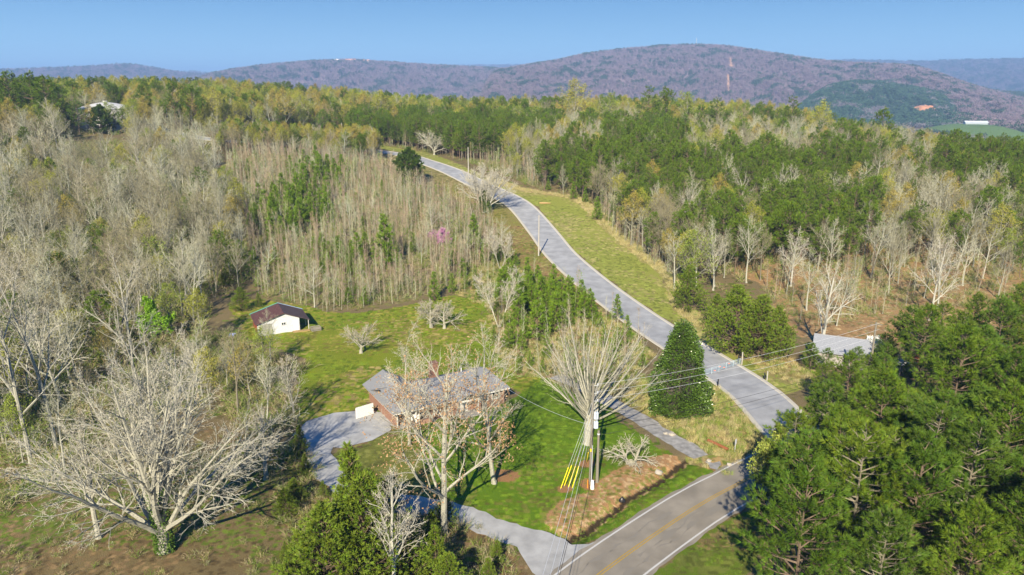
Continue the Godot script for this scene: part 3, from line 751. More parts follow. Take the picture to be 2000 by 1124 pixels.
func build_roads() -> void:
	var lane := smooth_line(LANE, 2.0)
	var hw := smooth_line(HIGHWAY, 0.8)
	var g := Geo.new()
	ribbon(g, lane, -3.6, 3.6, 0.05)
	var lane_m := grained(0.35, 0.36, 0.375, 0.9, 26.0, 0.8, 0.012, 3)
	var lo := struct("lane", g.mesh(), lane_m)
	var kerb_m := grained(0.55, 0.52, 0.45, 0.9, 3.0, 0.75, 0.05, 4)
	for s in [-1.0, 1.0]:
		g = Geo.new()
		ribbon(g, lane, s * 3.6, s * 3.75, 0.05, 0.0, 0.15)
		ribbon(g, lane, s * 3.75, s * 4.2, 0.15)
		ribbon(g, lane, s * 4.2, s * 4.32, 0.15, 0.0, 0.0)
		part("kerb", g.mesh(), kerb_m, lo)
	# tar patches and worn seams on the lane
	g = Geo.new()
	var patch := []
	for i in range(14, 24):
		patch.append(lane[i])
	ribbon(g, patch, -0.06, 0.06, 0.058, 0.25)
	part("tar_seam", g.mesh(), mat(0.16, 0.16, 0.165, 0.8), lo)
	g = Geo.new()
	ribbon(g, hw, -3.6, 3.6, 0.056, 0.35)
	var ho := struct("highway", g.mesh(), grained(0.26, 0.235, 0.195, 0.9, 24.0, 0.82, 0.012, 5))
	var white := grained(0.72, 0.72, 0.7, 0.7, 1.5, 0.6, 0.05, 6)
	var yellow := grained(0.62, 0.4, 0.05, 0.7, 1.5, 0.55, 0.05, 8)
	for s in [-1.0, 1.0]:
		g = Geo.new()
		ribbon(g, hw, s * 3.0, s * 3.2, 0.064)
		part("edge_line", g.mesh(), white, ho)
		g = Geo.new()
		ribbon(g, hw, s * 0.09, s * 0.2, 0.064)
		part("centre_line", g.mesh(), yellow, ho)
	# long hairline cracks sealed with tar
	for k in 3:
		g = Geo.new()
		ribbon(g, hw.slice(4 + k * 9, 34 + k * 9), [-1.5, 1.7, 0.9][k], [-1.475, 1.725, 0.925][k], 0.063, 0.9)
		part("crack_seal", g.mesh(), mat(0.19, 0.175, 0.15, 0.9), ho)
	g = Geo.new()
	ribbon(g, smooth_line(LEFT_DRIVE, 0.8), -1.7, 1.7, 0.036, 0.7)
	var conc := grained(0.38, 0.385, 0.385, 0.92, 18.0, 0.82, 0.015, 9)
	struct("driveway", g.mesh(), conc)
	g = Geo.new()
	var pad := smooth_line([Vector2(-22, 86.3), Vector2(-26.5, 87.2), Vector2(-29.2, 90.0), Vector2(-28.4, 94.2), Vector2(-25.2, 96.9), Vector2(-21.2, 97.6), Vector2(-17.8, 95.6), Vector2(-16.2, 91.6), Vector2(-18.4, 88.3), Vector2(-22, 86.3)], 0.7)
	for i in range(1, pad.size() - 1):
		g.tri(on(pad[0].x, pad[0].y, 0.048), on(pad[i].x, pad[i].y, 0.048), on(pad[i + 1].x, pad[i + 1].y, 0.048))
	struct("driveway_turnaround", g.mesh(), conc)
	g = Geo.new()
	var apron := PackedVector2Array(APRON)
	var tris := Geometry2D.triangulate_polygon(apron)
	for i in range(0, tris.size(), 3):
		var q0 := apron[tris[i]]
		var q1 := apron[tris[i + 1]]
		var q2 := apron[tris[i + 2]]
		g.tri(on(q0.x, q0.y, 0.044), on(q1.x, q1.y, 0.044), on(q2.x, q2.y, 0.044))
	struct("driveway_apron", g.mesh(), conc)
	g = Geo.new()
	ribbon(g, smooth_line(RIGHT_DRIVE.slice(1), 0.8), -1.35, 1.35, 0.036, 0.5)
	var grey := grained(0.34, 0.335, 0.325, 0.92, 12.0, 0.72, 0.02, 10)
	struct("side_drive", g.mesh(), grey)
	for p in [[Vector2(24.8, 81.9), 1.3], [Vector2(26.3, 80.8), 0.7], [Vector2(27.4, 81.4), 0.5], [Vector2(25.4, 79.9), 0.5]]:
		g = Geo.new()
		var c: Vector2 = p[0]
		var pr := Vector2.ZERO
		for k in 9:
			var q: Vector2 = c + Vector2.from_angle(TAU * k / 8.0) * p[1] * (0.75 + 0.35 * sin(k * 2.6 + c.x))
			if k == 8:
				q = c + Vector2.from_angle(0) * p[1] * (0.75 + 0.35 * sin(c.x))
			if k > 0:
				g.tri(on(c.x, c.y, 0.045), on(pr.x, pr.y, 0.04), on(q.x, q.y, 0.04))
			pr = q
		struct("broken_pavement", g.mesh(), grey)

# ---------------------------------------------------------------- buildings
# a slab lying on four corners, thickened downwards
func slab(g: Geo, a: Vector3, b: Vector3, c: Vector3, d: Vector3, thick := 0.12) -> void:
	var u := Vector3.DOWN * thick
	g.quad(a, b, c, d)
	g.quad(a + u, d + u, c + u, b + u)
	g.quad(a, a + u, b + u, b)
	g.quad(b, b + u, c + u, c)
	g.quad(c, c + u, d + u, d)
	g.quad(d, d + u, a + u, a)

func wall_box(called: String, lo: Vector3, hi: Vector3, m: Material, parent: Node) -> MeshInstance3D:
	var g := Geo.new()
	g.box(lo, hi)
	return part(called, g.mesh(), m, parent)

func window(parent: Node, at: Vector3, w: float, h: float, face: Vector3, frame: Material, glass: Material) -> void:
	# a frame proud of the wall with a pane set back in it; face is +z or +-x
	var o := Node3D.new()
	o.name = "window"
	parent.add_child(o, true)
	o.position = at
	o.rotation.y = atan2(face.x, face.z)
	var g := Geo.new()
	g.box(Vector3(-w / 2, 0, -0.02), Vector3(-w / 2 + 0.09, h, 0.07))
	g.box(Vector3(w / 2 - 0.09, 0, -0.02), Vector3(w / 2, h, 0.07))
	g.box(Vector3(-w / 2 + 0.09, h - 0.09, -0.02), Vector3(w / 2 - 0.09, h, 0.07))
	g.box(Vector3(-w / 2 + 0.09, 0, -0.02), Vector3(w / 2 - 0.09, 0.09, 0.07))
	g.box(Vector3(-0.04, 0.09, -0.02), Vector3(0.04, h - 0.09, 0.06))
	part("frame", g.mesh(), frame, o)
	for s in [-1.0, 1.0]:
		g = Geo.new()
		g.box(Vector3(minf(s * 0.04, s * (w / 2 - 0.09)), 0.09, 0.0), Vector3(maxf(s * 0.04, s * (w / 2 - 0.09)), h - 0.09, 0.02))
		part("pane", g.mesh(), glass, o)

func build_house() -> void:
	# x along the front, +z is the front; origin at the middle of the front wall
	var fl := Vector2(-15.6, 91.9)
	var fr := Vector2(-1.13, 100.45)
	var mid := (fl + fr) / 2.0
	var t := thing("brick_house", "low brick house with grey hip and gable roof and brick chimney behind leafless trees", "house", on(mid.x, mid.y), atan2(fr.y - fl.y, fr.x - fl.x))
	var brick := grained(0.44, 0.25, 0.18, 0.9, 1.6, 0.6, 0.06, 21)
	var shingle := grained(0.3, 0.31, 0.33, 0.92, 3.0, 0.65, 0.05, 22)
	var white := grained(0.74, 0.74, 0.72, 0.6, 3.0, 0.85, 0.03, 23)
	var dark := mat(0.03, 0.032, 0.035, 0.15)
	var x0 := -8.4
	var x1 := 8.4
	var dep := 8.2
	var h := 2.65
	# walls: the left third of the front is an open carport
	wall_box("wall", Vector3(-2.6, 0, -0.25), Vector3(x1, h, 0), brick, t)
	wall_box("wall", Vector3(x1 - 0.25, 0, -dep), Vector3(x1, h, -0.25), brick, t)
	wall_box("wall", Vector3(x0, 0, -dep), Vector3(x1 - 0.25, h, -dep + 0.25), brick, t)
	wall_box("wall", Vector3(-2.6, 0, -dep + 0.25), Vector3(-2.35, h, -0.25), brick, t)
	wall_box("wall", Vector3(x0, 0, -dep + 0.25), Vector3(x0 + 0.22, 1.5, -0.3), brick, t)
	wall_box("carport_floor", Vector3(x0 + 0.22, 0.02, -dep + 0.25), Vector3(-2.6, 0.1, 0.4), grained(0.4, 0.39, 0.37, 0.9, 2.0, 0.7), t)
	for x in [x0 + 0.15, -5.5, -2.8]:
		wall_box("carport_post", Vector3(x - 0.08, 0.1, -0.2), Vector3(x + 0.08, h, -0.05), white, t)
	# low brick planter under the carport edge
	wall_box("planter", Vector3(-5.4, 0, 0.05), Vector3(-2.9, 0.55, 0.5), brick, t)
	# main gable roof, ridge along x
	var e := 0.6
	var ry := h + 1.75
	var zm := -dep / 2
	var r := Geo.new()
	slab(r, Vector3(x0 - e, h - 0.1, e), Vector3(x1 + e, h - 0.1, e), Vector3(x1 + e - 1.6, ry, zm), Vector3(x0 - e, ry, zm), 0.14)
	slab(r, Vector3(x1 + e, h - 0.1, -dep - e), Vector3(x0 - e, h - 0.1, -dep - e), Vector3(x0 - e, ry, zm), Vector3(x1 + e - 1.6, ry, zm), 0.14)
	slab(r, Vector3(x1 + e, h - 0.1, e), Vector3(x1 + e, h - 0.1, -dep - e), Vector3(x1 + e - 1.6, ry, zm - 0.01), Vector3(x1 + e - 1.6, ry, zm + 0.01), 0.14)
	# wing at the left end, its ridge crossing the main one
	var wx0 := x0 - 0.75
	var wx1 := x0 + 5.2
	var wm := (wx0 + wx1) / 2
	var wy := ry + 0.22
	slab(r, Vector3(wx0, h - 0.06, e + 0.02), Vector3(wm, wy, zm + 1.2), Vector3(wm, wy, -dep - 2.2), Vector3(wx0, h - 0.06, -dep - 3.0), 0.14)
	slab(r, Vector3(wm, wy, zm + 1.2), Vector3(wx1, h + 0.4, zm + 1.8), Vector3(wx1, h - 0.06, -dep - 3.0), Vector3(wm, wy, -dep - 2.2), 0.14)
	slab(r, Vector3(wx0, h - 0.06, -dep - 3.0), Vector3(wm, wy, -dep - 2.2), Vector3(wm, wy - 0.01, -dep - 2.2), Vector3(wx1, h - 0.06, -dep - 3.0), 0.14)
	slab(r, Vector3(wx0, h - 0.06, e + 0.02), Vector3(wx0 + 3.6, h - 0.02, e + 0.02), Vector3(wm, wy, zm + 1.2), Vector3(wm, wy + 0.001, zm + 1.2), 0.14)
	# porch gable
	slab(r, Vector3(0.2, h - 0.02, 1.7), Vector3(1.9, h + 0.85, 1.75), Vector3(1.9, h + 0.85, -1.9), Vector3(0.2, h - 0.02, -0.2), 0.12)
	slab(r, Vector3(1.9, h + 0.85, 1.75), Vector3(3.6, h - 0.02, 1.7), Vector3(3.6, h - 0.02, -0.2), Vector3(1.9, h + 0.85, -1.9), 0.12)
	var ro := part("roof", r.mesh(), shingle, t)
	# brick end walls of the wing and boards along the eaves
	wall_box("wall", Vector3(x0, 0, -dep - 2.4), Vector3(wx1 - 0.5, h - 0.1, -dep - 2.15), brick, t)
	wall_box("wall", Vector3(x0, 0, -dep - 2.15), Vector3(x0 + 0.22, h - 0.1, -dep), brick, t)
	wall_box("fascia", Vector3(x0 - e + 0.02, h - 0.36, e - 0.03), Vector3(x1 + e - 0.02, h - 0.2, e + 0.03), white, t)
	wall_box("gable_board", Vector3(x0 - 0.06, 1.5, -dep + 0.25), Vector3(x0 + 0.2, h - 0.02, -0.3), white, t)
	wall_box("gable_board", Vector3(x0 - 0.6, h - 0.42, -dep - 2.6), Vector3(x0 - 0.52, h - 0.2, e - 0.05), white, t)
	wall_box("porch_beam", Vector3(0.35, h - 0.35, 1.45), Vector3(3.45, h - 0.13, 1.6), white, t)
	for x in [0.5, 3.3]:
		wall_box("porch_post", Vector3(x - 0.07, 0, 1.46), Vector3(x + 0.07, h - 0.35, 1.6), white, t)
	wall_box("porch_step", Vector3(0.4, 0, 0.02), Vector3(3.4, 0.18, 1.9), grained(0.45, 0.43, 0.4, 0.9, 2.0, 0.7), t)
	for x in [-1.2, 5.0, 7.0]:
		window(t, Vector3(x, 0.95, 0.01), 1.4, 1.25, Vector3(0, 0, 1), white, dark)
	window(t, Vector3(x1 + 0.01, 0.95, -4.0), 1.4, 1.25, Vector3(1, 0, 0), white, dark)
	var door := wall_box("door", Vector3(1.4, 0.19, 0.01), Vector3(2.4, 2.25, 0.07), white, t)
	wall_box("handle", Vector3(2.2, 1.15, 0.07), Vector3(2.27, 1.28, 0.12), mat(0.5, 0.4, 0.15, 0.3), door)
	# chimney
	var ch := wall_box("chimney", Vector3(-0.9, h, -5.9), Vector3(0.25, ry + 1.7, -5.0), brick, ro)
	wall_box("chimney_cap", Vector3(-1.0, ry + 1.7, -6.0), Vector3(0.35, ry + 1.85, -4.9), grained(0.28, 0.16, 0.12, 0.9, 1.0, 0.7), ro)
	wall_box("vent_pipe", Vector3(4.0, ry - 0.6, -5.3), Vector3(4.12, ry + 0.15, -5.18), white, ro)
	# car in the carport
	build_car(on(mid.x, mid.y), t.rotation.y, Vector3(-5.9, 0.1, -2.7))
	# white board screen beside the carport
	var f := thing("white_board_fence", "white board screen at the left end of the brick house", "fence", on(-20.6, 95.6), atan2(1.4, 1.75))
	for k in 9:
		wall_box("board", Vector3(-1.35 + k * 0.3, 0.1, -0.03), Vector3(-1.35 + k * 0.3 + 0.285, 1.75 + 0.015 * (k % 2), 0.03), white, f)
	for x in [-1.3, 0.0, 1.3]:
		wall_box("post", Vector3(x - 0.05, 0, -0.15), Vector3(x + 0.05, 1.6, -0.035), white, f)

func build_car(at: Vector3, turn: float, offset: Vector3) -> void:
	var t := thing("white_pickup", "white pickup nosed out of the open carport of the brick house", "pickup truck", at + offset.rotated(Vector3.UP, turn), turn)
	var paint := mat(0.78, 0.78, 0.77, 0.25)
	paint.clearcoat_enabled = true
	var glass := mat(0.02, 0.025, 0.03, 0.08)
	var rubber := mat(0.02, 0.02, 0.02, 0.8)
	# side outline, nose towards +z
	var prof := [Vector2(-2.6, 0.55), Vector2(-2.6, 1.1), Vector2(-0.9, 1.12), Vector2(-0.8, 1.72), Vector2(0.4, 1.74), Vector2(1.15, 1.16), Vector2(2.35, 1.05), Vector2(2.6, 0.85), Vector2(2.58, 0.5)]
	var g := Geo.new()
	var hw := 0.92
	for i in prof.size():
		var a: Vector2 = prof[i]
		var b: Vector2 = prof[(i + 1) % prof.size()]
		var ia := hw if a.y < 1.3 else hw - 0.14
		var ib := hw if b.y < 1.3 else hw - 0.14
		g.quad(Vector3(-ia, a.y, a.x), Vector3(ia, a.y, a.x), Vector3(ib, b.y, b.x), Vector3(-ib, b.y, b.x))
	for s in [-1.0, 1.0]:
		for i in range(1, prof.size() - 1):
			var a: Vector2 = prof[0]
			var b: Vector2 = prof[i]
			var c: Vector2 = prof[i + 1]
			g.tri(Vector3(s * hw, a.y, a.x), Vector3(s * (hw if b.y < 1.3 else hw - 0.14), b.y, b.x), Vector3(s * (hw if c.y < 1.3 else hw - 0.14), c.y, c.x))
	part("body", g.mesh(), paint, t)
	g = Geo.new()
	g.quad(Vector3(-0.72, 1.24, 1.08), Vector3(0.72, 1.24, 1.08), Vector3(0.68, 1.66, 0.55), Vector3(-0.68, 1.66, 0.55))
	part("windscreen", g.mesh(), glass, t)
	for s in [-1.0, 1.0]:
		g = Geo.new()
		g.box(Vector3(s * 0.7 - 0.14, 0.78, 2.5), Vector3(s * 0.7 + 0.14, 0.92, 2.62))
		part("headlight", g.mesh(), mat(0.7, 0.72, 0.75, 0.1), t)
		for z in [-1.6, 1.65]:
			g = Geo.new()
			g.rod(Vector3(s * 0.72, 0.36, z), Vector3(s * 0.97, 0.36, z), 0.36, 0.36, 14)
			var w := part("wheel", g.mesh(), rubber, t)
			g = Geo.new()
			g.rod(Vector3(s * 0.95, 0.36, z), Vector3(s * 0.99, 0.36, z), 0.2, 0.18, 10)
			part("rim", g.mesh(), mat(0.4, 0.4, 0.42, 0.3), w)

func build_shed() -> void:
	var fl := Vector2(-47.0, 129.95)
	var fr := Vector2(-39.06, 133.76)
	var mid := (fl + fr) / 2.0
	var t := thing("white_shed", "white outbuilding with dark red metal roof at the edge of the sapling stand", "shed", on(mid.x, mid.y), atan2(fr.y - fl.y, fr.x - fl.x))
	var white := grained(0.74, 0.76, 0.8, 0.7, 3.0, 0.72, 0.03, 31)
	var red := grained(0.42, 0.11, 0.06, 0.8, 1.5, 0.6, 0.06, 32)
	var roofm := grained(0.17, 0.085, 0.08, 0.6, 4.0, 0.55, 0.02, 33)
	var roof2 := grained(0.15, 0.10, 0.09, 0.6, 4.0, 0.6, 0.02, 34)
	var trim := mat(0.35, 0.5, 0.72, 0.5)
	var W := 4.35
	var D := 6.6
	var hl := 2.5
	var hr := 2.35
	var ap := Vector2(0.5, 4.0)
	# front gable wall with thickness
	var g := Geo.new()
	var outline := [Vector2(-W, 0), Vector2(W - 1.1, 0), Vector2(W - 1.1, hr + 0.25), Vector2(ap.x, ap.y - 0.15), Vector2(-W, hl)]
	for z in [0.0, -0.2]:
		for i in range(1, outline.size() - 1):
			g.tri(Vector3(outline[0].x, outline[0].y, z), Vector3(outline[i].x, outline[i].y, z), Vector3(outline[i + 1].x, outline[i + 1].y, z))
	for i in outline.size():
		var a: Vector2 = outline[i]
		var b: Vector2 = outline[(i + 1) % outline.size()]
		g.quad(Vector3(a.x, a.y, 0), Vector3(b.x, b.y, 0), Vector3(b.x, b.y, -0.2), Vector3(a.x, a.y, -0.2))
	part("wall", g.mesh(), white, t)
	wall_box("side_wall", Vector3(-W, 0, -D), Vector3(-W + 0.2, hl, -0.2), red, t)
	wall_box("side_wall", Vector3(W - 1.3, 0, -D), Vector3(W - 1.1, hr + 0.2, -0.2), white, t)
	wall_box("rear_wall", Vector3(-W + 0.2, 0, -D), Vector3(W - 1.3, hl, -D + 0.2), white, t)
	g = Geo.new()
	slab(g, Vector3(-W - 0.4, hl - 0.12, 0.45), Vector3(ap.x, ap.y, 0.45), Vector3(ap.x, ap.y, -D - 0.4), Vector3(-W - 0.4, hl - 0.12, -D - 0.4), 0.08)
	var r1 := part("roof", g.mesh(), roofm, t)
	g = Geo.new()
	slab(g, Vector3(ap.x, ap.y - 0.004, 0.45), Vector3(W + 0.75, hr - 0.2, 0.45), Vector3(W + 0.75, hr - 0.2, -D - 0.4), Vector3(ap.x, ap.y - 0.004, -D - 0.4), 0.08)
	part("roof", g.mesh(), roof2, t)
	# standing seams
	for k in 11:
		g = Geo.new()
		var z := 0.35 - k * 0.7
		slab(g, Vector3(-W - 0.38, hl - 0.08, z), Vector3(ap.x, ap.y + 0.04, z), Vector3(ap.x, ap.y + 0.04, z - 0.05), Vector3(-W - 0.38, hl - 0.08, z - 0.05), 0.035)
		part("roof_seam", g.mesh(), roofm, r1)
	# eave trims, weathered to blue and green
	g = Geo.new()
	slab(g, Vector3(-W - 0.46, hl - 0.1, -D - 0.44), Vector3(ap.x, ap.y + 0.03, -D - 0.44), Vector3(ap.x, ap.y + 0.03, -D - 0.62), Vector3(-W - 0.46, hl - 0.1, -D - 0.62), 0.2)
	part("eave_trim", g.mesh(), mat(0.08, 0.42, 0.34, 0.5), t)
	g = Geo.new()
	slab(g, Vector3(ap.x, ap.y + 0.03, -D - 0.44), Vector3(W + 0.78, hr - 0.17, -D - 0.44), Vector3(W + 0.78, hr - 0.17, -D - 0.62), Vector3(ap.x, ap.y + 0.03, -D - 0.62), 0.2)
	part("eave_trim", g.mesh(), trim, t)
	# garage door with four boards
	var gd := Node3D.new()
	gd.name = "garage_door"
	t.add_child(gd)
	var pale := grained(0.55, 0.55, 0.48, 0.8, 1.2, 0.5, 0.06, 35)
	for k in 4:
		wall_box("panel", Vector3(-3.95, 0.06 + k * 0.5, 0.0), Vector3(-1.75, 0.06 + k * 0.5 + 0.485, 0.05), pale, gd)
	wall_box("lintel", Vector3(-4.05, 2.08, 0.0), Vector3(-1.65, 2.16, 0.08), mat(0.2, 0.2, 0.18, 0.8), gd)
	window(t, Vector3(0.35, 1.55, 0.01), 0.85, 0.6, Vector3(0, 0, 1), white, mat(0.04, 0.05, 0.05, 0.2))
	wall_box("vent", Vector3(0.2, 3.15, 0.0), Vector3(0.65, 3.35, 0.05), mat(0.5, 0.55, 0.5, 0.7), t)
	var dr := wall_box("door", Vector3(W - 2.2, 0.25, 0.01), Vector3(W - 1.25, 2.2, 0.07), mat(0.72, 0.7, 0.68, 0.6), t)
	wall_box("handle", Vector3(W - 1.45, 1.15, 0.07), Vector3(W - 1.38, 1.25, 0.12), mat(0.3, 0.3, 0.3, 0.3), dr)
	wall_box("step", Vector3(W - 2.5, 0, 0.08), Vector3(W + 0.6, 0.22, 1.0), grained(0.5, 0.36, 0.16, 0.9, 1.0, 0.6), t)
	wall_box("porch_post", Vector3(W + 0.45, 0, 0.2), Vector3(W + 0.55, hr - 0.3, 0.3), mat(0.5, 0.5, 0.48, 0.8), t)
	wall_box("porch_post", Vector3(W + 0.45, 0, -3.0), Vector3(W + 0.55, hr - 0.3, -2.9), mat(0.5, 0.5, 0.48, 0.8), t)
	# scrap crate by the porch
	var c := thing("wooden_crate", "grey open timber crate beside the porch of the white shed", "crate", on(-37.2, 133.6), 0.5)
	var grey := grained(0.38, 0.35, 0.3, 0.9, 0.8, 0.6)
	for k in 3:
		wall_box("slat", Vector3(-0.9, 0.05 + k * 0.25, 0.6), Vector3(0.9, 0.05 + k * 0.25 + 0.16, 0.65), grey, c)
		wall_box("slat", Vector3(-0.9, 0.05 + k * 0.25, -0.65), Vector3(0.9, 0.05 + k * 0.25 + 0.16, -0.6), grey, c)
		for x in [-0.9, 0.85]:
			wall_box("slat", Vector3(x, 0.05 + k * 0.25, -0.6), Vector3(x + 0.05, 0.05 + k * 0.25 + 0.16, 0.6), grey, c)
	# blue tarpaulin rag
	g = Geo.new()
	var pv := []
	for j in 6:
		for i in 5:
			pv.append(Vector3(i * 0.25 - 0.5 + 0.15 * sin(j * 1.3), 0.25 + 0.28 * sin(i * 1.7 + j) + 0.35 * exp(-pow(j - 2.5, 2) * 0.3), j * 0.35 - 0.9))
	for j in 5:
		for i in 4:
			g.quad(pv[j * 5 + i], pv[j * 5 + i + 1], pv[j * 5 + i + 6], pv[j * 5 + i + 5])
	var tp := part("tarpaulin", g.mesh(), mat(0.3, 0.36, 0.6, 0.5), self)
	tp.position = on(-51.5, 129.6)
	tag(tp, "crumpled blue tarpaulin on the ground left of the white shed", "tarpaulin")

func build_far_house() -> void:
	var t := thing("roofed_house", "house with pale grey metal roof half hidden by the front pines", "house", on(55.5, 117.5), 1.15)
	var roofm := grained(0.34, 0.36, 0.4, 0.6, 4.0, 0.75, 0.03, 41)
	var white := grained(0.7, 0.7, 0.68, 0.7, 3.0, 0.8)
	wall_box("wall", Vector3(-3.6, 0, -4), Vector3(3.6, 2.6, 4), grained(0.45, 0.42, 0.4, 0.8, 3.0, 0.7), t)
	var g := Geo.new()
	slab(g, Vector3(-4.1, 2.5, 4.6), Vector3(0, 4.2, 4.6), Vector3(0, 4.2, -4.6), Vector3(-4.1, 2.5, -4.6))
	slab(g, Vector3(0, 4.2, 4.6), Vector3(4.1, 2.5, 4.6), Vector3(4.1, 2.5, -4.6), Vector3(0, 4.2, -4.6))
	var r := part("roof", g.mesh(), roofm, t)
	g = Geo.new()
	g.rod(Vector3(0, 4.22, -4.6), Vector3(0, 4.22, 4.6), 0.07, 0.07, 6)
	part("ridge_cap", g.mesh(), roofm, r)
	window(t, Vector3(-1.6, 0.9, 4.01), 1.2, 1.2, Vector3(0, 0, 1), white, mat(0.03, 0.03, 0.035, 0.15))
	window(t, Vector3(1.6, 0.9, 4.01), 1.2, 1.2, Vector3(0, 0, 1), white, mat(0.03, 0.03, 0.035, 0.15))
	var b := thing("azalea_bush", "low bush covered in crimson flowers behind the front pines", "bush", on(68.3, 116.5))
	var st := Geo.new()
	var lf := Geo.new()
	lf.colored = true
	for k in 60:
		var d := ball()
		d.y = absf(d.y)
		var tip := d * Vector3(1.9, 1.5, 1.6) * rng.randf_range(0.5, 1.0)
		st.rod(Vector3(d.x * 0.1, 0, d.z * 0.1), tip, 0.02, 0.008, 3, false)
		for q in 16:
			lf.col = Color(0.5, 0.02, 0.07) if rng.randf() < 0.7 else Color(0.08, 0.13, 0.03)
			tuft(lf, tip + ball() * 0.3, ball(), 0.14, 2, 0.06, 1.0)
	part("stems", st.mesh(), mat(0.15, 0.11, 0.07), b)
	part("foliage", lf.mesh(), leaf_material(), b)
	var w := thing("wooden_shelter", "small flat roofed grey shelter under the front pines beside red azalea", "shelter", on(62.5, 111.0), 0.2)
	wall_box("roof", Vector3(-1.8, 2.3, -1.5), Vector3(1.8, 2.42, 1.5), mat(0.5, 0.5, 0.46, 0.8), w)
	for x in [-1.6, 1.6]:
		for z in [-1.3, 1.3]:
			wall_box("post", Vector3(x - 0.06, 0, z - 0.06), Vector3(x + 0.06, 2.3, z + 0.06), mat(0.3, 0.25, 0.2), w)

func build_tank() -> void:
	var t := thing("water_tank", "large white water tank with shallow domed roof among trees", "water tank", on(-190, 357, -1.0))
	var white := grained(0.66, 0.66, 0.64, 0.5, 9.0, 0.72, 0.02, 51)
	var R := 12.6
	var H := 9.6
	var g := Geo.new()
	var n := 40
	for i in n:
		var a := Vector3(cos(TAU * i / n), 0, sin(TAU * i / n)) * R
		var b := Vector3(cos(TAU * (i + 1) / n), 0, sin(TAU * (i + 1) / n)) * R
		g.quad(a, b, b + Vector3.UP * H, a + Vector3.UP * H)
	part("wall", g.mesh(), white, t)
	g = Geo.new()
	for i in n:
		for j in 4:
			var f0 := 1.02 - j * 0.25
			var f1 := 1.02 - (j + 1) * 0.25
			var y0 := H + 2.9 * (1.0 - pow(j / 4.0 - 1.0, 2.0)) * 0.0 + 2.9 * (1.0 - pow(f0 / 1.02, 1.6))
			var y1 := H + 2.9 * (1.0 - pow(maxf(f1, 0.0) / 1.02, 1.6))
			f1 = maxf(f1, 0.001)
			var a := Vector3(cos(TAU * i / n), 0, sin(TAU * i / n)) * R
			var b := Vector3(cos(TAU * (i + 1) / n), 0, sin(TAU * (i + 1) / n)) * R
			g.quad(a * f0 + Vector3.UP * y0, b * f0 + Vector3.UP * y0, b * f1 + Vector3.UP * y1, a * f1 + Vector3.UP * y1)
	var r := part("roof", g.mesh(), white, t)
	g = Geo.new()
	g.rod(Vector3(0, H + 2.5, 0), Vector3(0, H + 3.5, 0), 1.0, 1.0, 12)
	part("vent_cap", g.mesh(), white, r)
	g = Geo.new()
	for s in [-0.25, 0.25]:
		g.rod(Vector3(R * 0.85 + s, 0, R * 0.56), Vector3(R * 0.85 + s, H + 0.8, R * 0.56), 0.05, 0.05, 4)
	for k in 20:
		g.rod(Vector3(R * 0.85 - 0.25, 0.4 + k * 0.45, R * 0.56), Vector3(R * 0.85 + 0.25, 0.4 + k * 0.45, R * 0.56), 0.03, 0.03, 3)
	part("ladder", g.mesh(), white, t)

# ---------------------------------------------------------------- poles, wires and roadside things
func wood_pole(g: Geo, h: float, r := 0.15) -> void:
	g.rod(Vector3(0, -0.5, 0), Vector3(0, h, 0), r * 1.15, r * 0.75, 10)

func sag(a: Vector3, b: Vector3, drop: float, r := 0.014) -> Geo:
	var g := Geo.new()
	var pts := PackedVector3Array()
	var rad := PackedFloat32Array()
	for i in 25:
		var t := i / 24.0
		pts.push_back(a.lerp(b, t) + Vector3.DOWN * drop * 4.0 * t * (1.0 - t))
		rad.push_back(r)
	g.tube(pts, rad, 4)
	return g

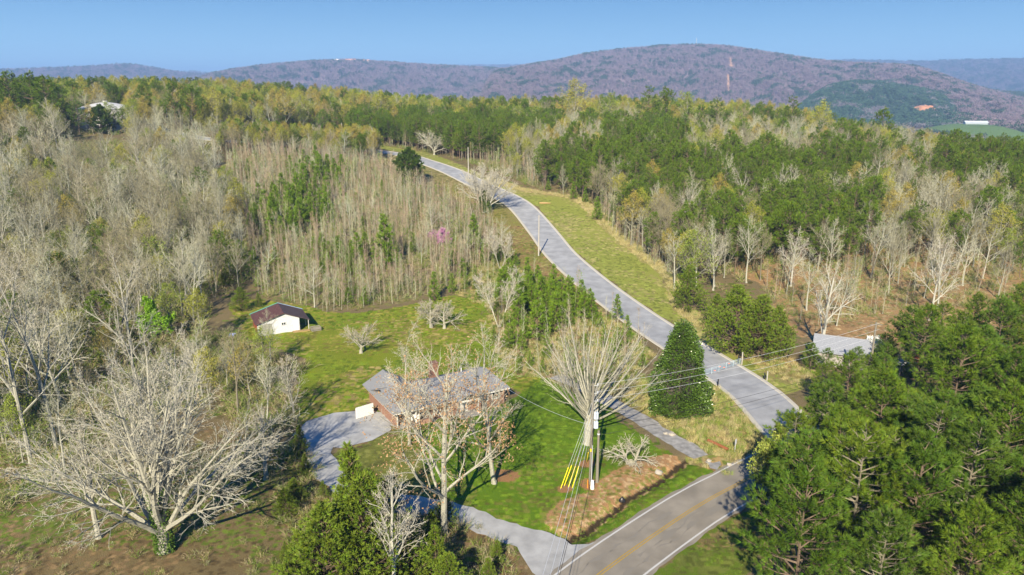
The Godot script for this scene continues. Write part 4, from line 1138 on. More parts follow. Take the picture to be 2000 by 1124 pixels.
func build_poles() -> void:
	var wood := grained(0.3, 0.28, 0.23, 0.9, 2.0, 0.65, 0.05, 61)
	var pale := grained(0.5, 0.48, 0.43, 0.9, 2.0, 0.75, 0.05, 62)
	var steel := mat(0.5, 0.53, 0.57, 0.4)
	var tin := mat(0.55, 0.62, 0.72, 0.4)
	var g := Geo.new()
	# the big pole by the leaf bank
	var A := on(9.15, 77.6)
	var t := thing("utility_pole", "tall utility pole with transformer can and three wires beside fan shaped tree", "utility pole", A)
	wood_pole(g, 12.6, 0.17)
	part("pole", g.mesh(), wood, t)
	for k in 3:
		var y := 12.3 - k * 0.95
		g = Geo.new()
		g.rod(Vector3(0, y, 0), Vector3(0.55, y + 0.12, 0.15), 0.03, 0.03, 5)
		var arm := part("bracket", g.mesh(), steel, t)
		g = Geo.new()
		for q in 4:
			g.rod(Vector3(0.5, y + 0.1 + q * 0.06, 0.14), Vector3(0.5, y + 0.15 + q * 0.06, 0.14), 0.075, 0.05, 8)
		part("insulator", g.mesh(), mat(0.55, 0.58, 0.62, 0.2), arm)
	for k in 2:
		g = Geo.new()
		var y := 8.3 - k * 1.15
		var c := Vector3(0.42, y, 0.18)
		var pr := [[0.0, 0.2], [0.05, 0.27], [0.75, 0.27], [0.85, 0.2], [0.9, 0.02]]
		for i in pr.size() - 1:
			g.rod(c + Vector3.UP * pr[i][0], c + Vector3.UP * pr[i + 1][0], pr[i][1], pr[i + 1][1], 12, i == 0)
		g.rod(c + Vector3(0.1, 0.86, 0), c + Vector3(0.1, 1.1, 0), 0.05, 0.03, 6)
		part("transformer" if k == 0 else "cable_closure", g.mesh(), tin, t)
	g = Geo.new()
	g.rod(Vector3(0.1, 0, 0.2), Vector3(0.1, 5.0, 0.16), 0.045, 0.045, 6)
	part("riser_pipe", g.mesh(), steel, t)
	g = Geo.new()
	g.box(Vector3(-0.17, 4.2, 0.14), Vector3(0.02, 4.55, 0.2))
	part("yellow_marker", g.mesh(), mat(0.8, 0.5, 0.03, 0.5), t)
	# shorter pole beside it
	g = Geo.new()
	wood_pole(g, 6.7, 0.17)
	t = thing("stub_pole", "shorter bare wooden pole right beside the tall utility pole", "utility pole", on(9.95, 77.75))
	part("pole", g.mesh(), wood, t)
	g = Geo.new()
	g.rod(Vector3(0, 6.2, 0), Vector3(0, 6.35, 0), 0.17, 0.17, 10)
	part("strap", g.mesh(), steel, t)
	# white pedestal and orange marker at the foot
	t = thing("cable_pedestal", "white cable pedestal at the foot of the tall utility pole", "pedestal", on(9.25, 76.4))
	g = Geo.new()
	for i in 3:
		g.rod(Vector3(0, i * 0.35, 0), Vector3(0, 0.36 + i * 0.35, 0), 0.24 - i * 0.01, 0.23 - i * 0.03, 12)
	part("body", g.mesh(), mat(0.78, 0.78, 0.78, 0.4), t)
	g = Geo.new()
	g.rod(Vector3(0, 1.05, 0), Vector3(0, 1.14, 0), 0.2, 0.04, 12)
	part("lid", g.mesh(), mat(0.7, 0.7, 0.7, 0.4), t)
	t = thing("cable_marker", "slim orange cable marker post beside the white pedestal", "marker post", on(8.75, 76.7))
	g = Geo.new()
	g.rod(Vector3(0, -0.1, 0), Vector3(0, 0.75, 0), 0.06, 0.06, 8)
	part("stake", g.mesh(), mat(0.75, 0.24, 0.04, 0.5), t)
	g = Geo.new()
	g.rod(Vector3(0, 0.75, 0), Vector3(0, 1.0, 0), 0.075, 0.05, 8)
	part("cap", g.mesh(), mat(0.6, 0.2, 0.03, 0.5), t)
	# guy wires with yellow guards
	var feet := [Vector2(5.55, 76.3), Vector2(6.0, 76.9), Vector2(6.45, 76.55), Vector2(6.9, 76.4), Vector2(9.2, 82.5)]
	var which := ["leftmost of the four on the lawn", "second from left on the lawn", "third from left on the lawn", "rightmost of the four on the lawn", "alone behind the utility pole"]
	for k in 5:
		var f := on(feet[k].x, feet[k].y, -0.1)
		var top := A + Vector3(0, 10.6 - k * 0.9, 0)
		t = thing("guy_wire", "steel guy wire with yellow guard, " + which[k], "guy wire", f, 0.0, "guy wires of the utility pole")
		g = Geo.new()
		g.rod(Vector3.ZERO, top - f, 0.014, 0.014, 4)
		part("wire", g.mesh(), steel, t)
		g = Geo.new()
		var dd := (top - f).normalized()
		g.rod(dd * 0.25, dd * 2.9, 0.05, 0.05, 8)
		part("guard", g.mesh(), mat(0.85, 0.66, 0.03, 0.5), t)
	# wires east, along the road, to the pole among the pines
	var B := on(51.5, 99.8)
	t = thing("utility_pole", "wooden utility pole mostly hidden within the front pines", "utility pole", B)
	g = Geo.new()
	wood_pole(g, 12.6, 0.17)
	part("pole", g.mesh(), wood, t)
	g = Geo.new()
	g.rod(Vector3(-0.9, 12.2, 0), Vector3(0.9, 12.2, 0), 0.06, 0.06, 5)
	part("crossarm", g.mesh(), wood, t)
	var C := Vector3(-2.2, 0, -26)
	t = thing("utility_pole", "wooden utility pole by the road below the view", "utility pole", C)
	g = Geo.new()
	wood_pole(g, 12.0, 0.17)
	part("pole", g.mesh(), wood, t)
	var names := ["top", "middle", "lowest"]
	for k in 3:
		var o := Vector3(0.5, 12.55 - k * 0.95, 0.14)
		var w := part("power_line", sag(A + o, B + o, 0.9).mesh(), steel, self)
		tag(w, "%s of three bright power lines running from the utility pole to the pines" % names[k], "power line", "power lines")
		w.name = numbered("overhead_line")
		w = part("power_line", sag(A + o, C + o + Vector3(k * 0.5 - 0.5, 0, 0), 0.8).mesh(), steel, self)
		tag(w, "%s of three bright power lines running from the utility pole down past the driveway mouth" % names[k], "power line", "power lines")
		w.name = numbered("overhead_line")
	var black := mat(0.03, 0.03, 0.033, 0.6)
	var ndark := ["upper", "lower"]
	for k in 2:
		var o := Vector3(0.1, 7.0 - k * 0.9, 0.1)
		var w := part("cable", sag(A + o, B + o, 0.8, 0.022).mesh(), black, self)
		tag(w, "%s of two dark cables crossing above the lane mouth" % ndark[k], "cable", "dark cables")
		w.name = numbered("overhead_cable")
		w = part("cable", sag(A + o, C + o, 0.8, 0.022).mesh(), black, self)
		tag(w, "%s of two dark cables crossing above the front lawn edge" % ndark[k], "cable", "dark cables")
		w.name = numbered("overhead_cable")
	var sv := part("service_drop", sag(A + Vector3(0, 7.4, 0), on(-1.4, 100.0, 2.9), 0.6, 0.018).mesh(), steel, self)
	tag(sv, "single service wire from the utility pole to the brick house", "cable")
	# poles along the lane
	var spots := [[6.8, 184.9, 10.5, "bare wooden pole at the left kerb of the lane, its shadow on the asphalt"], [-15.8, 270.5, 11.4, "bare wooden pole right of the lane before the dark pine strip"], [-81.0, 360.6, 9.8, "thin pole at the left end of the dark pine strip"], [-166.7, 367.9, 9.7, "pole with lamp between the white tank and the upper lane"], [-176.5, 345.0, 9.0, "pale pole close beside the white tank"]]
	for s in spots:
		t = thing("lane_pole", s[3], "pole", on(s[0], s[1]), 0.0, "poles along the lane")
		g = Geo.new()
		wood_pole(g, s[2], 0.17)
		part("pole", g.mesh(), pale, t)
		g = Geo.new()
		g.box(Vector3(-0.22, s[2] - 0.35, -0.2), Vector3(0.22, s[2] - 0.27, 0.2))
		part("crosspiece", g.mesh(), pale, t)
		if s[1] > 361.0 and s[1] < 369.0:
			g = Geo.new()
			g.rod(Vector3(0, s[2] - 1.6, 0.1), Vector3(0.5, s[2] - 1.2, 1.2), 0.06, 0.06, 5)
			g.rod(Vector3(0.5, s[2] - 1.35, 1.1), Vector3(0.5, s[2] - 1.15, 1.7), 0.22, 0.14, 8)
			part("street_lamp", g.mesh(), steel, t)
	# gate across the lane
	var ga := on(30.6, 110.3)
	var gb := on(37.9, 115.6)
	t = thing("lane_gate", "pale blue tubular gate with red reflectors closing the lane", "gate", ga)
	var bar := mat(0.36, 0.46, 0.52, 0.5)
	var run := gb - ga
	for k in 5:
		g = Geo.new()
		g.rod(Vector3(0, 0.35 + k * 0.2, 0), run + Vector3(0, 0.35 + k * 0.2, 0), 0.03, 0.03, 5)
		part("rail", g.mesh(), bar, t)
	for k in 6:
		g = Geo.new()
		g.rod(run * (k / 5.0) + Vector3(0, 0.1, 0), run * (k / 5.0) + Vector3(0, 1.2, 0), 0.04, 0.04, 6)
		part("upright", g.mesh(), bar, t)
	for k in 4:
		g = Geo.new()
		var c := run * (0.28 + k * 0.13) + Vector3(0, 0.55 + 0.4 * (k % 2), 0.05)
		g.box(c + Vector3(-0.16, -0.06, -0.01), c + Vector3(0.16, 0.06, 0.02))
		part("reflector", g.mesh(), mat(0.7, 0.2, 0.14, 0.4), t)
	var posts := [[38.3, 115.9, 2.1, pale, "pale wooden gate post at the right side of the lane gate"], [37.8, 116.2, 1.5, black, "short black post beside the pale gate post"], [39.9, 109.3, 1.1, black, "black stub post on the right kerb below the gate"], [40.25, 109.1, 1.4, pale, "thin pale stake beside the black stub post"], [31.7, 106.2, 1.3, black, "black post on the left kerb near the magnolia"]]
	for s in posts:
		t = thing("roadside_post", s[4], "post", on(s[0], s[1]), 0.0, "posts beside the lane gate")
		g = Geo.new()
		g.rod(Vector3(0, -0.2, 0), Vector3(0, s[2], 0), 0.11, 0.1, 8)
		part("stake", g.mesh(), s[3], t)
		g = Geo.new()
		g.rod(Vector3(0, s[2], 0), Vector3(0, s[2] + 0.06, 0), 0.12, 0.05, 8)
		part("cap", g.mesh(), s[3], t)
	# rusty pipe, sign, bag, hydrant, logs
	var rust := grained(0.36, 0.13, 0.06, 0.85, 0.8, 0.6, 0.06, 63)
	g = Geo.new()
	var pa := on(25.5, 87.9, 0.35)
	var pb := on(27.5, 85.6, 0.2)
	var ax := (pb - pa).normalized()
	var ring := [0.2, 0.2, 0.16, 0.16]
	g.tube(PackedVector3Array([pa, pb, pb - ax * 0.01, pa + ax * 0.05]), PackedFloat32Array(ring), 14)
	var pipe := part("rusty_pipe", g.mesh(), rust, self)
	tag(pipe, "rust red pipe lying in the dry grass above the ditch", "pipe")
	t = thing("road_sign", "small white road sign seen from behind near the rusty pipe", "sign", on(28.3, 85.4), 0.9)
	g = Geo.new()
	g.rod(Vector3(0, -0.2, 0), Vector3(0, 1.7, 0), 0.035, 0.035, 6)
	part("post", g.mesh(), steel, t)
	g = Geo.new()
	g.box(Vector3(-0.28, 1.05, 0.036), Vector3(0.28, 1.75, 0.046))
	part("panel", g.mesh(), mat(0.62, 0.65, 0.7, 0.4), t)
	g = Geo.new()
	g.colored = false
	for k in 12:
		var a0 := TAU * k / 12.0
		var a1 := TAU * (k + 1) / 12.0
		for q in 4:
			var y0 := q * 0.16
			var r0: float = [0.34, 0.4, 0.3, 0.14, 0.05][q]
			var r1: float = [0.34, 0.4, 0.3, 0.14, 0.05][q + 1]
			g.quad(Vector3(cos(a0) * r0, y0, sin(a0) * r0 * 0.7), Vector3(cos(a1) * r0, y0, sin(a1) * r0 * 0.7), Vector3(cos(a1) * r1, y0 + 0.16, sin(a1) * r1 * 0.7), Vector3(cos(a0) * r1, y0 + 0.16, sin(a0) * r1 * 0.7))
	var bag := part("black_bag", g.mesh(), mat(0.02, 0.02, 0.025, 0.3), self)
	bag.position = on(12.3, 73.7)
	tag(bag, "small black bag lying on the orange leaf bank", "bag")
	t = thing("fire_hydrant", "yellow fire hydrant on the grass beside the lane", "hydrant", on(-4.2, 256.3))
	g = Geo.new()
	var hy := mat(0.85, 0.6, 0.03, 0.4)
	for pr in [[0.0, 0.2, 0.25], [0.2, 0.85, 0.17], [0.85, 1.05, 0.2]]:
		g.rod(Vector3(0, pr[0], 0), Vector3(0, pr[1], 0), pr[2], pr[2], 10)
	part("barrel", g.mesh(), hy, t)
	g = Geo.new()
	g.rod(Vector3(-0.32, 0.7, 0), Vector3(0.32, 0.7, 0), 0.09, 0.09, 8)
	part("nozzle", g.mesh(), hy, t)
	g = Geo.new()
	g.rod(Vector3(0, 1.05, 0), Vector3(0, 1.25, 0), 0.2, 0.05, 10)
	part("bonnet", g.mesh(), hy, t)
	var logm := grained(0.55, 0.38, 0.17, 0.9, 0.8, 0.7)
	var logw := ["thicker pale cut log lying at the tree edge of the lane verge", "thinner pale cut log lying at the tree edge of the lane verge"]
	for k in 2:
		g = Geo.new()
		g.rod(Vector3(-1.3 + k * 0.4, 0.22, k * 0.8), Vector3(1.3 + k * 0.9, 0.22, k * 0.5), 0.25 - k * 0.06, 0.22 - k * 0.06, 9)
		var lo := part("cut_log", g.mesh(), logm, self)
		lo.name = numbered("cut_log")
		lo.position = on(10.1, 236.2)
		tag(lo, logw[k], "log", "cut logs by the lane")
	# stones on the dry bank
	for k in 5:
		g = Geo.new()
		var sp := Vector2([20.5, 21.3, 24.4, 17.6, 26.6][k], [90.3, 90.0, 82.9, 79.9, 81.9][k])
		var rr: float = [0.3, 0.45, 0.3, 0.5, 0.35][k]
		for i in 8:
			for j in 4:
				var q := []
				for c in [[i, j], [i + 1, j], [i + 1, j + 1], [i, j + 1]]:
					var a := TAU * (int(c[0]) % 8) / 8.0
					var b: float = PI * float(c[1]) / 4.0 - PI / 2
					var rad: float = rr * (1.0 + 0.22 * sin(a * 2 + k) * cos(b * 3))
					q.append(Vector3(cos(a) * cos(b), sin(b) * 0.55 + 0.3, sin(a) * cos(b)) * rad)
				g.quad(q[0], q[1], q[2], q[3])
		var st := part("stone", g.mesh(), grained(0.55, 0.5, 0.42, 0.9, 0.6, 0.7), self)
		st.name = numbered("stone")
		st.position = on(sp.x, sp.y)
		tag(st, ["pale stone in the dry grass left of magnolia shade", "larger pale stone in the dry grass below the magnolia", "pale stone beside the broken drive end", "pale rock at the ditch head", "pale stone at road edge by the broken drive"][k], "stone", "stones on the bank")

# ---------------------------------------------------------------- planting
var protos := {}      # kind -> array of variants; a variant is [[part name, mesh, material], ...]
var waiting := {}     # kind -> array of [x, d, scale, variant, label, category, group]

func bark(r: float, g: float, b: float, sd: int) -> StandardMaterial3D:
	var key := "bark%d" % sd
	if not mats.has(key):
		var m := grained(r, g, b, 0.9, 2.5, 0.55, 0.04, sd)
		m.uv1_world_triplanar = false
		m.vertex_color_use_as_albedo = true
		mats[key] = m
	return mats[key]

func leaf_material() -> StandardMaterial3D:
	if not mats.has("leaf"):
		var m := mat(1, 1, 1, 0.6, true)
		m.backlight = Color(0.32, 0.34, 0.12)
		mats["leaf"] = m
	return mats["leaf"]

func glossy_leaf() -> StandardMaterial3D:
	if not mats.has("gloss"):
		var m := mat(1, 1, 1, 0.32, true)
		m.metallic_specular = 0.5
		mats["gloss"] = m
	return mats["gloss"]

func twig_material(r: float, g: float, b: float) -> StandardMaterial3D:
	return mat(r, g, b, 0.9, true)

func variant(kind: String, list: Array) -> void:
	if not protos.has(kind):
		protos[kind] = []
	protos[kind].append(list)

func scaled(list: Array, f: float) -> void:
	for g in list:
		if g is Geo:
			for i in g.v.size():
				g.v[i] *= f

func build_protos() -> void:
	var grey := bark(0.47, 0.46, 0.36, 71)
	var greyer := bark(0.3, 0.27, 0.2, 72)
	var white := bark(0.6, 0.6, 0.49, 73)
	var brown := bark(0.2, 0.15, 0.1, 74)
	var pinebark := bark(0.24, 0.18, 0.13, 75)
	var t_grey := twig_material(0.22, 0.21, 0.125)
	var t_pale := twig_material(0.38, 0.38, 0.26)
	var t_tan := twig_material(0.27, 0.25, 0.14)
	# forest hardwoods, about 16 m
	for k in 8:
		var S := made_of(FOREST, {"twig_w": 0.024, "start": [0.28 + 0.07 * (k % 3), 0.25, 0.2], "ang": [0.55 + 0.13 * (k % 3), 0.7, 0.75], "rmin": 0.03})
		var a := bare_tree(16, 0.21, S, 1 if k < 5 else 2)
		scaled(a, fit(a, 16.0))
		if k >= 6:
			a = bare_tree(16, 0.24, made_of(BROAD, {"kids": [10, 8, 7], "seg": [8, 7, 4], "start": [0.3, 0.22, 0.15], "ratio": [0.46, 0.42, 0.5], "taper": [0.3, 0.3, 0.4], "twig_w": 0.022, "rmin": 0.034, "wob": [0.08, 0.2, 0.25]}), 1)
			scaled(a, fit(a, 16.0))
		variant("bare", [["trunk", a[0].mesh(), white if k >= 6 else [grey, white, greyer][k % 3]], ["crown", a[1].mesh(), [t_grey, t_pale, t_tan][k % 3]]])
	# trees in bud
	for k in 4:
		var S := made_of(FOREST, {"twig_w": 0.034, "start": [0.3, 0.2, 0.2], "ang": [0.75, 0.7, 0.7], "sprigs": 2})
		var a := bare_tree(15, 0.2, S)
		scaled(a, fit(a, 15.0))
		var cols := [Color(0.24, 0.26, 0.03), Color(0.27, 0.265, 0.04), Color(0.18, 0.235, 0.03), Color(0.28, 0.235, 0.05)]
		variant("budding", [["trunk", a[0].mesh(), grey], ["crown", a[1].mesh(), t_tan], ["foliage", leafage(a[2], 4, 0.8, 0.26, cols[k]).mesh(), leaf_material()]])
	# saplings, about 8 m
	for k in 8:
		var w := Geo.new()
		var tw := Geo.new()
		var stems := 1 if k % 3 else 2
		for s in stems:
			var p := Vector3(rng.randf_range(-0.3, 0.3), -0.2, rng.randf_range(-0.3, 0.3)) * s
			var d := (Vector3.UP + ball() * 0.05).normalized()
			var pts := PackedVector3Array([p])
			var rad := PackedFloat32Array([0.05])
			for i in 4:
				d = (d + ball() * 0.04).normalized()
				p += d * 2.0
				pts.push_back(p)
				rad.push_back(0.05 * (1.0 - 0.22 * (i + 1)))
			w.tube(pts, rad, 4)
			for q in 46:
				var f := rng.randf_range(0.25, 1.0) * 4.0
				var i := mini(int(f), 3)
				var b := pts[i].lerp(pts[i + 1], f - i)
				var dd := (Vector3.UP * 1.5 + ball()).normalized()
				var l := rng.randf_range(0.6, 1.8) * (1.25 - f / 5.0)
				var sd := dd.cross(ball()).normalized() * 0.022
				tw.tri(b - sd, b + sd, b + dd * l)
				for z in 2:
					var c := b + dd * l * rng.randf_range(0.3, 0.8)
					var d2 := (dd + ball() * 0.6).normalized()
					tw.tri(c - sd * 0.7, c + sd * 0.7, c + d2 * l * 0.5)
		var bits := [["trunk", w.mesh(), [grey, white, t_pale][k % 3]], ["crown", tw.mesh(), [twig_material(0.33, 0.25, 0.18), t_pale, twig_material(0.28, 0.22, 0.155)][k % 3]]]
		if k >= 6:
			var lf := Geo.new()
			lf.colored = true
			for q in 130:
				var f := rng.randf_range(0.7, 1.3)
				lf.col = Color(0.15 * f, 0.23 * f, 0.025 * f)
				tuft(lf, Vector3(rng.randfn() * 0.5, rng.randf_range(1.5, 7.5), rng.randfn() * 0.5), ball(), 0.24, 2, 0.07, 1.0)
			bits.append(["foliage", lf.mesh(), leaf_material()])
		variant("sapling", bits)
	for k in 5:
		var S: Dictionary = made_of(LOBLOLLY if k % 2 == 0 else VIRGINIA)
		var a := pine(15, 0.19, S)
		variant("pine", [["trunk", a[0].mesh(), pinebark], ["crown", a[1].mesh(), leaf_material()]])
	for k in 5:
		var S: Dictionary = made_of(LOBLOLLY if k % 2 == 0 else VIRGINIA, {"blades": 15, "shoots": 9.0, "reach": 0.25, "clear": 0.2, "blade_w": 0.024, "gap": 0.62, "whorl": 5, "gaps": 0.24, "side": 0.62, "needle": 0.55, "spread": 0.6, "inner": 0.3})
		S.reach = [0.28, 0.26, 0.25, 0.3, 0.26][k]
		S.clear = [0.2, 0.15, 0.3, 0.24, 0.18][k]
		S.col = [Color(0.1, 0.17, 0.014), Color(0.074, 0.132, 0.015), Color(0.084, 0.152, 0.017), Color(0.112, 0.174, 0.014), Color(0.068, 0.128, 0.012)][k]
		var a := pine(16, 0.21, S)
		variant("front_pine", [["trunk", a[0].mesh(), pinebark if k % 2 == 0 else greyer], ["crown", a[1].mesh(), leaf_material()]])
	for k in 3:
		var a := pine(6, 0.09, made_of(YOUNG, {"reach": [0.24, 0.2, 0.28][k]}))
		variant("young", [["trunk", a[0].mesh(), brown], ["crown", a[1].mesh(), leaf_material()]])
	for k in 4:
		var a := pine(9, 0.16, made_of(CEDAR, {"reach": [0.3, 0.26, 0.33, 0.46][k]}))
		variant("cedar", [["trunk", a[0].mesh(), brown], ["crown", a[1].mesh(), leaf_material()]])
	# brush
	for k in 4:
		var g := Geo.new()
		g.colored = true
		for s in 26:
			var c := [Color(0.28, 0.24, 0.14), Color(0.16, 0.21, 0.04), Color(0.32, 0.28, 0.17), Color(0.14, 0.2, 0.035)]
			g.col = c[(k + (0 if rng.randf() < 0.7 else 1)) % 4]
			var d := (Vector3.UP * 0.9 + ball()).normalized()
			d.y = absf(d.y)
			var p := Vector3(rng.randf_range(-0.6, 0.6), -0.1, rng.randf_range(-0.6, 0.6))
			var l := rng.randf_range(0.8, 2.0)
			var sd := d.cross(ball()).normalized() * 0.03
			g.tri(p - sd, p + sd, p + d * l)
			for z in 4:
				var c2 := p + d * l * rng.randf_range(0.3, 0.9)
				var d2 := (d + ball() * 0.9).normalized()
				var s2 := d2.cross(ball()).normalized() * 0.025
				g.tri(c2 - s2, c2 + s2, c2 + d2 * l * 0.45)
		variant("brush", [["brush", g.mesh(), mat(1, 1, 1, 0.9, true)]])
	for k in 3:
		var g := Geo.new()
		g.colored = true
		for s in 40:
			var f := rng.randf_range(0.75, 1.2)
			g.col = Color([0.42, 0.34, 0.17][k], [0.37, 0.31, 0.25][k], [0.19, 0.13, 0.035][k]) * f
			var d := (Vector3.UP * 1.6 + ball()).normalized()
			d.y = absf(d.y)
			var p := Vector3(rng.randf_range(-0.35, 0.35), -0.03, rng.randf_range(-0.35, 0.35))
			var sd := d.cross(ball()).normalized() * 0.014
			g.tri(p - sd, p + sd, p + d * rng.randf_range(0.3, 0.75))
		variant("tall_grass", [["grass", g.mesh(), mat(1, 1, 1, 0.9, true)]])

func want(kind: String, x: float, d: float, s: float, label: String, category: String, group: String, v := -1) -> void:
	if not waiting.has(kind):
		waiting[kind] = []
	var n: int = protos[kind].size()
	if d > 280.0:
		s *= 1.0 - 0.32 * ss(130, 230, x) * ss(280, 340, d)
	waiting[kind].append([x, d, s, v if v >= 0 else rng.randi() % n, label, category, group])

func in_view(x: float, d: float, tall: float) -> bool:
	if d < 30.0:
		return false
	var y := hgt(x, d) + tall * 0.7 - 45.0
	var ax := d * 0.9645 - y * 0.264
	var up := d * 0.264 + y * 0.9645
	return absf(x / ax) < 0.7 and up / ax > -0.41

const NODE_NAMES := {"bare": "bare_tree", "budding": "budding_tree", "sapling": "sapling", "pine": "pine_tree", "front_pine": "roadside_pine", "young": "young_pine", "cedar": "cedar_tree"}
const REST_NAMES := {"bare": "bare_woodland", "budding": "budding_woodland", "sapling": "sapling_thicket", "pine": "pine_woodland", "front_pine": "pine_wood", "young": "young_pine_thicket", "cedar": "cedar_thicket", "brush": "undergrowth", "tall_grass": "tall_dry_grass"}
const REST_LABELS := {"bare": "mass of farther leafless trees across the hillside", "budding": "mass of farther yellow green budding trees", "sapling": "thicket of pale bare saplings left of the lane", "pine": "mass of farther dark pines on the hill", "front_pine": "pine wood beyond the frame", "young": "scattered small young pines among saplings", "cedar": "cedar thicket", "brush": "brown leafless undergrowth beneath the trees", "tall_grass": "tall dry straw coloured grass"}

func plant_all() -> void:
	for kind in waiting:
		var list: Array = waiting[kind]
		var seen := []
		var rest := []
		for e in list:
			if NODE_NAMES.has(kind) and in_view(e[0], e[1], 8.0):
				e.append(Vector2(e[0], e[1]).length() / e[2])
				seen.append(e)
			else:
				rest.append(e)
		seen.sort_custom(func(a, b): return a[7] < b[7])
		var most := 300
		if seen.size() > most:
			rest.append_array(seen.slice(most))
			seen = seen.slice(0, most)
		name_each(kind, seen)
		for e in seen:
			var o := thing(NODE_NAMES[kind], e[4], e[5], on(e[0], e[1]), rng.randf() * TAU, e[6])
			o.scale = Vector3(e[2] * rng.randf_range(0.9, 1.1), e[2], e[2] * rng.randf_range(0.9, 1.1))
			for p in protos[kind][e[3]]:
				part(p[0], p[1], p[2], o)
		if rest.is_empty():
			continue
		var root := Node3D.new()
		root.name = REST_NAMES[kind]
		add_child(root)
		root.set_meta("kind", "stuff")
		tag(root, REST_LABELS[kind], "trees" if NODE_NAMES.has(kind) else "undergrowth")
		for v in protos[kind].size():
			var mine := []
			for e in rest:
				if e[3] == v:
					mine.append(e)
			if mine.is_empty():
				continue
			var xf := []
			var cl := []
			for e in mine:
				var b: Basis = Basis(Vector3.UP, rng.randf() * TAU).scaled(Vector3(e[2] * rng.randf_range(0.88, 1.12), e[2], e[2] * rng.randf_range(0.88, 1.12)))
				xf.append(Transform3D(b, on(e[0], e[1])))
				var f := rng.randf_range(0.8, 1.2)
				cl.append(Color(f * rng.randf_range(0.92, 1.08), f, f * rng.randf_range(0.9, 1.05)))
			for p in protos[kind][v]:
				many(p[0], p[1], p[2], xf, cl, root)

const LANDMARKS := [["white shed", -43, 133], ["brick house", -8, 97], ["conical magnolia", 23.7, 97], ["lane gate", 34, 113], ["pale grey roof", 55, 117], ["white water tank", -190, 357], ["kerbside pole", 6.8, 185], ["lone lane pine", -36, 260], ["ivy clad lane tree", -5, 240], ["pine strip pole", -15.8, 270], ["dark pine strip", -40, 350], ["ivy clad sycamore", -34, 64], ["bright green tree", -65, 128], ["pink redbud", -18, 195], ["tall utility pole", 9, 78], ["yellow hydrant", -4, 256], ["lamp pole", -167, 368], ["white barked sycamore", 54, 121], ["broad bare lane tree", -40, 315], ["cedar trio", 43, 118], ["thin pale lawn tree", -2.6, 136], ["two grey fruit trees", -15, 138], ["cut logs", 10, 236],  ["big skyline tree", 38, 330], ["driveway turnaround", -23, 92]]
const NTH := ["leftmost", "second from left", "third from left", "fourth from left", "fifth from left", "sixth from left", "seventh from left", "eighth from left", "ninth from left", "tenth from left", "eleventh from left", "twelfth from left", "thirteenth from left", "fourteenth from left", "fifteenth from left", "sixteenth from left", "seventeenth from left", "eighteenth from left", "nineteenth from left", "twentieth from left"]
const LOOKS := {"bare": ["grey leafless", "pale leafless", "dark grey leafless", "grey leafless", "pale leafless", "dark grey leafless", "white limbed leafless", "white limbed leafless"], "budding": ["yellow green budding", "golden green budding", "fresh green budding", "ochre budding"], "pine": ["rounded green", "layered dark", "full green", "ragged dark", "broad green"], "young": ["bushy young", "slim young", "broad young"], "front_pine": ["full yellowish green", "layered dark green", "open crowned green", "broad yellowish", "dark narrow"], "sapling": ["forked grey", "thin white", "thin pale", "forked", "thin grey", "slender white", "leafing green", "fresh green"]}

func name_each(kind: String, seen: Array) -> void:
	var same := {}
	for e in seen:
		if kind == "cedar" and e[6] != "small cedars beside the driveway":
			continue
		var best := 1e9
		var mark: Array = LANDMARKS[0]
		for l in LANDMARKS:
			var far := Vector2(e[0] - l[1], e[1] - l[2]).length()
			if far < best:
				best = far
				mark = l
		var side: float = (e[0] / e[1] - float(mark[1]) / mark[2]) * e[1]
		var deep: float = e[1] - mark[2]
		var where := ("left of" if side < 0 else "right of") if absf(side) > absf(deep) else ("behind" if deep > 0 else "in front of")
		if best > 60:
			where = "far " + where if absf(side) > absf(deep) else "well " + where
		var size: String = "very tall" if e[2] > 1.25 else "tall" if e[2] > 0.95 else ("small" if e[2] < 0.65 else "middling")
		var look: String = LOOKS[kind][e[3]] if LOOKS.has(kind) else {"sapling": "thin bare", "pine": "dark green", "front_pine": "dense green", "young": "bushy young", "cedar": "bushy"}[kind]
		var noun: String = {"bare": "tree", "budding": "tree", "sapling": "sapling", "pine": "pine", "front_pine": "roadside pine", "young": "pine", "cedar": "cedar"}[kind]
		var text := "%s %s %s %s the %s" % [size, look, noun, where, mark[0]]
		e[4] = text
		if not same.has(text):
			same[text] = []
		same[text].append(e)
	for text in same:
		var list: Array = same[text]
		if list.size() > 1 and list.size() <= NTH.size():
			list.sort_custom(func(a, b): return a[0] / a[1] < b[0] / b[1])
			for i in list.size():
				list[i][4] = text + ", " + (NTH[i] if i < list.size() - 1 else "rightmost")

func many(called: String, mesh: Mesh, m: Material, xf: Array, cl: Array, parent: Node) -> MultiMeshInstance3D:
	var mm := MultiMesh.new()
	mm.transform_format = MultiMesh.TRANSFORM_3D
	mm.use_colors = true
	mm.mesh = mesh
	mm.instance_count = xf.size()
	for i in xf.size():
		mm.set_instance_transform(i, xf[i])
		mm.set_instance_color(i, cl[i])
	var o := MultiMeshInstance3D.new()
	o.name = called
	o.multimesh = mm
	o.material_override = m
	parent.add_child(o, true)
	o.set_meta("kind", "stuff")
	return o

func inside(p: Vector2, polys: Array) -> bool:
	for q in polys:
		if Geometry2D.is_point_in_polygon(p, q):
			return true
	return false

var cells := {}
func free_spot(p: Vector2, gap: float, layer: String) -> bool:
	if gap <= 0.0:
		return true
	var c := Vector2i((p / gap).floor())
	for i in range(-1, 2):
		for j in range(-1, 2):
			var k := [layer, c.x + i, c.y + j]
			if cells.has(k) and p.distance_to(cells[k]) < gap:
				return false
	cells[[layer, c.x, c.y]] = p
	return true

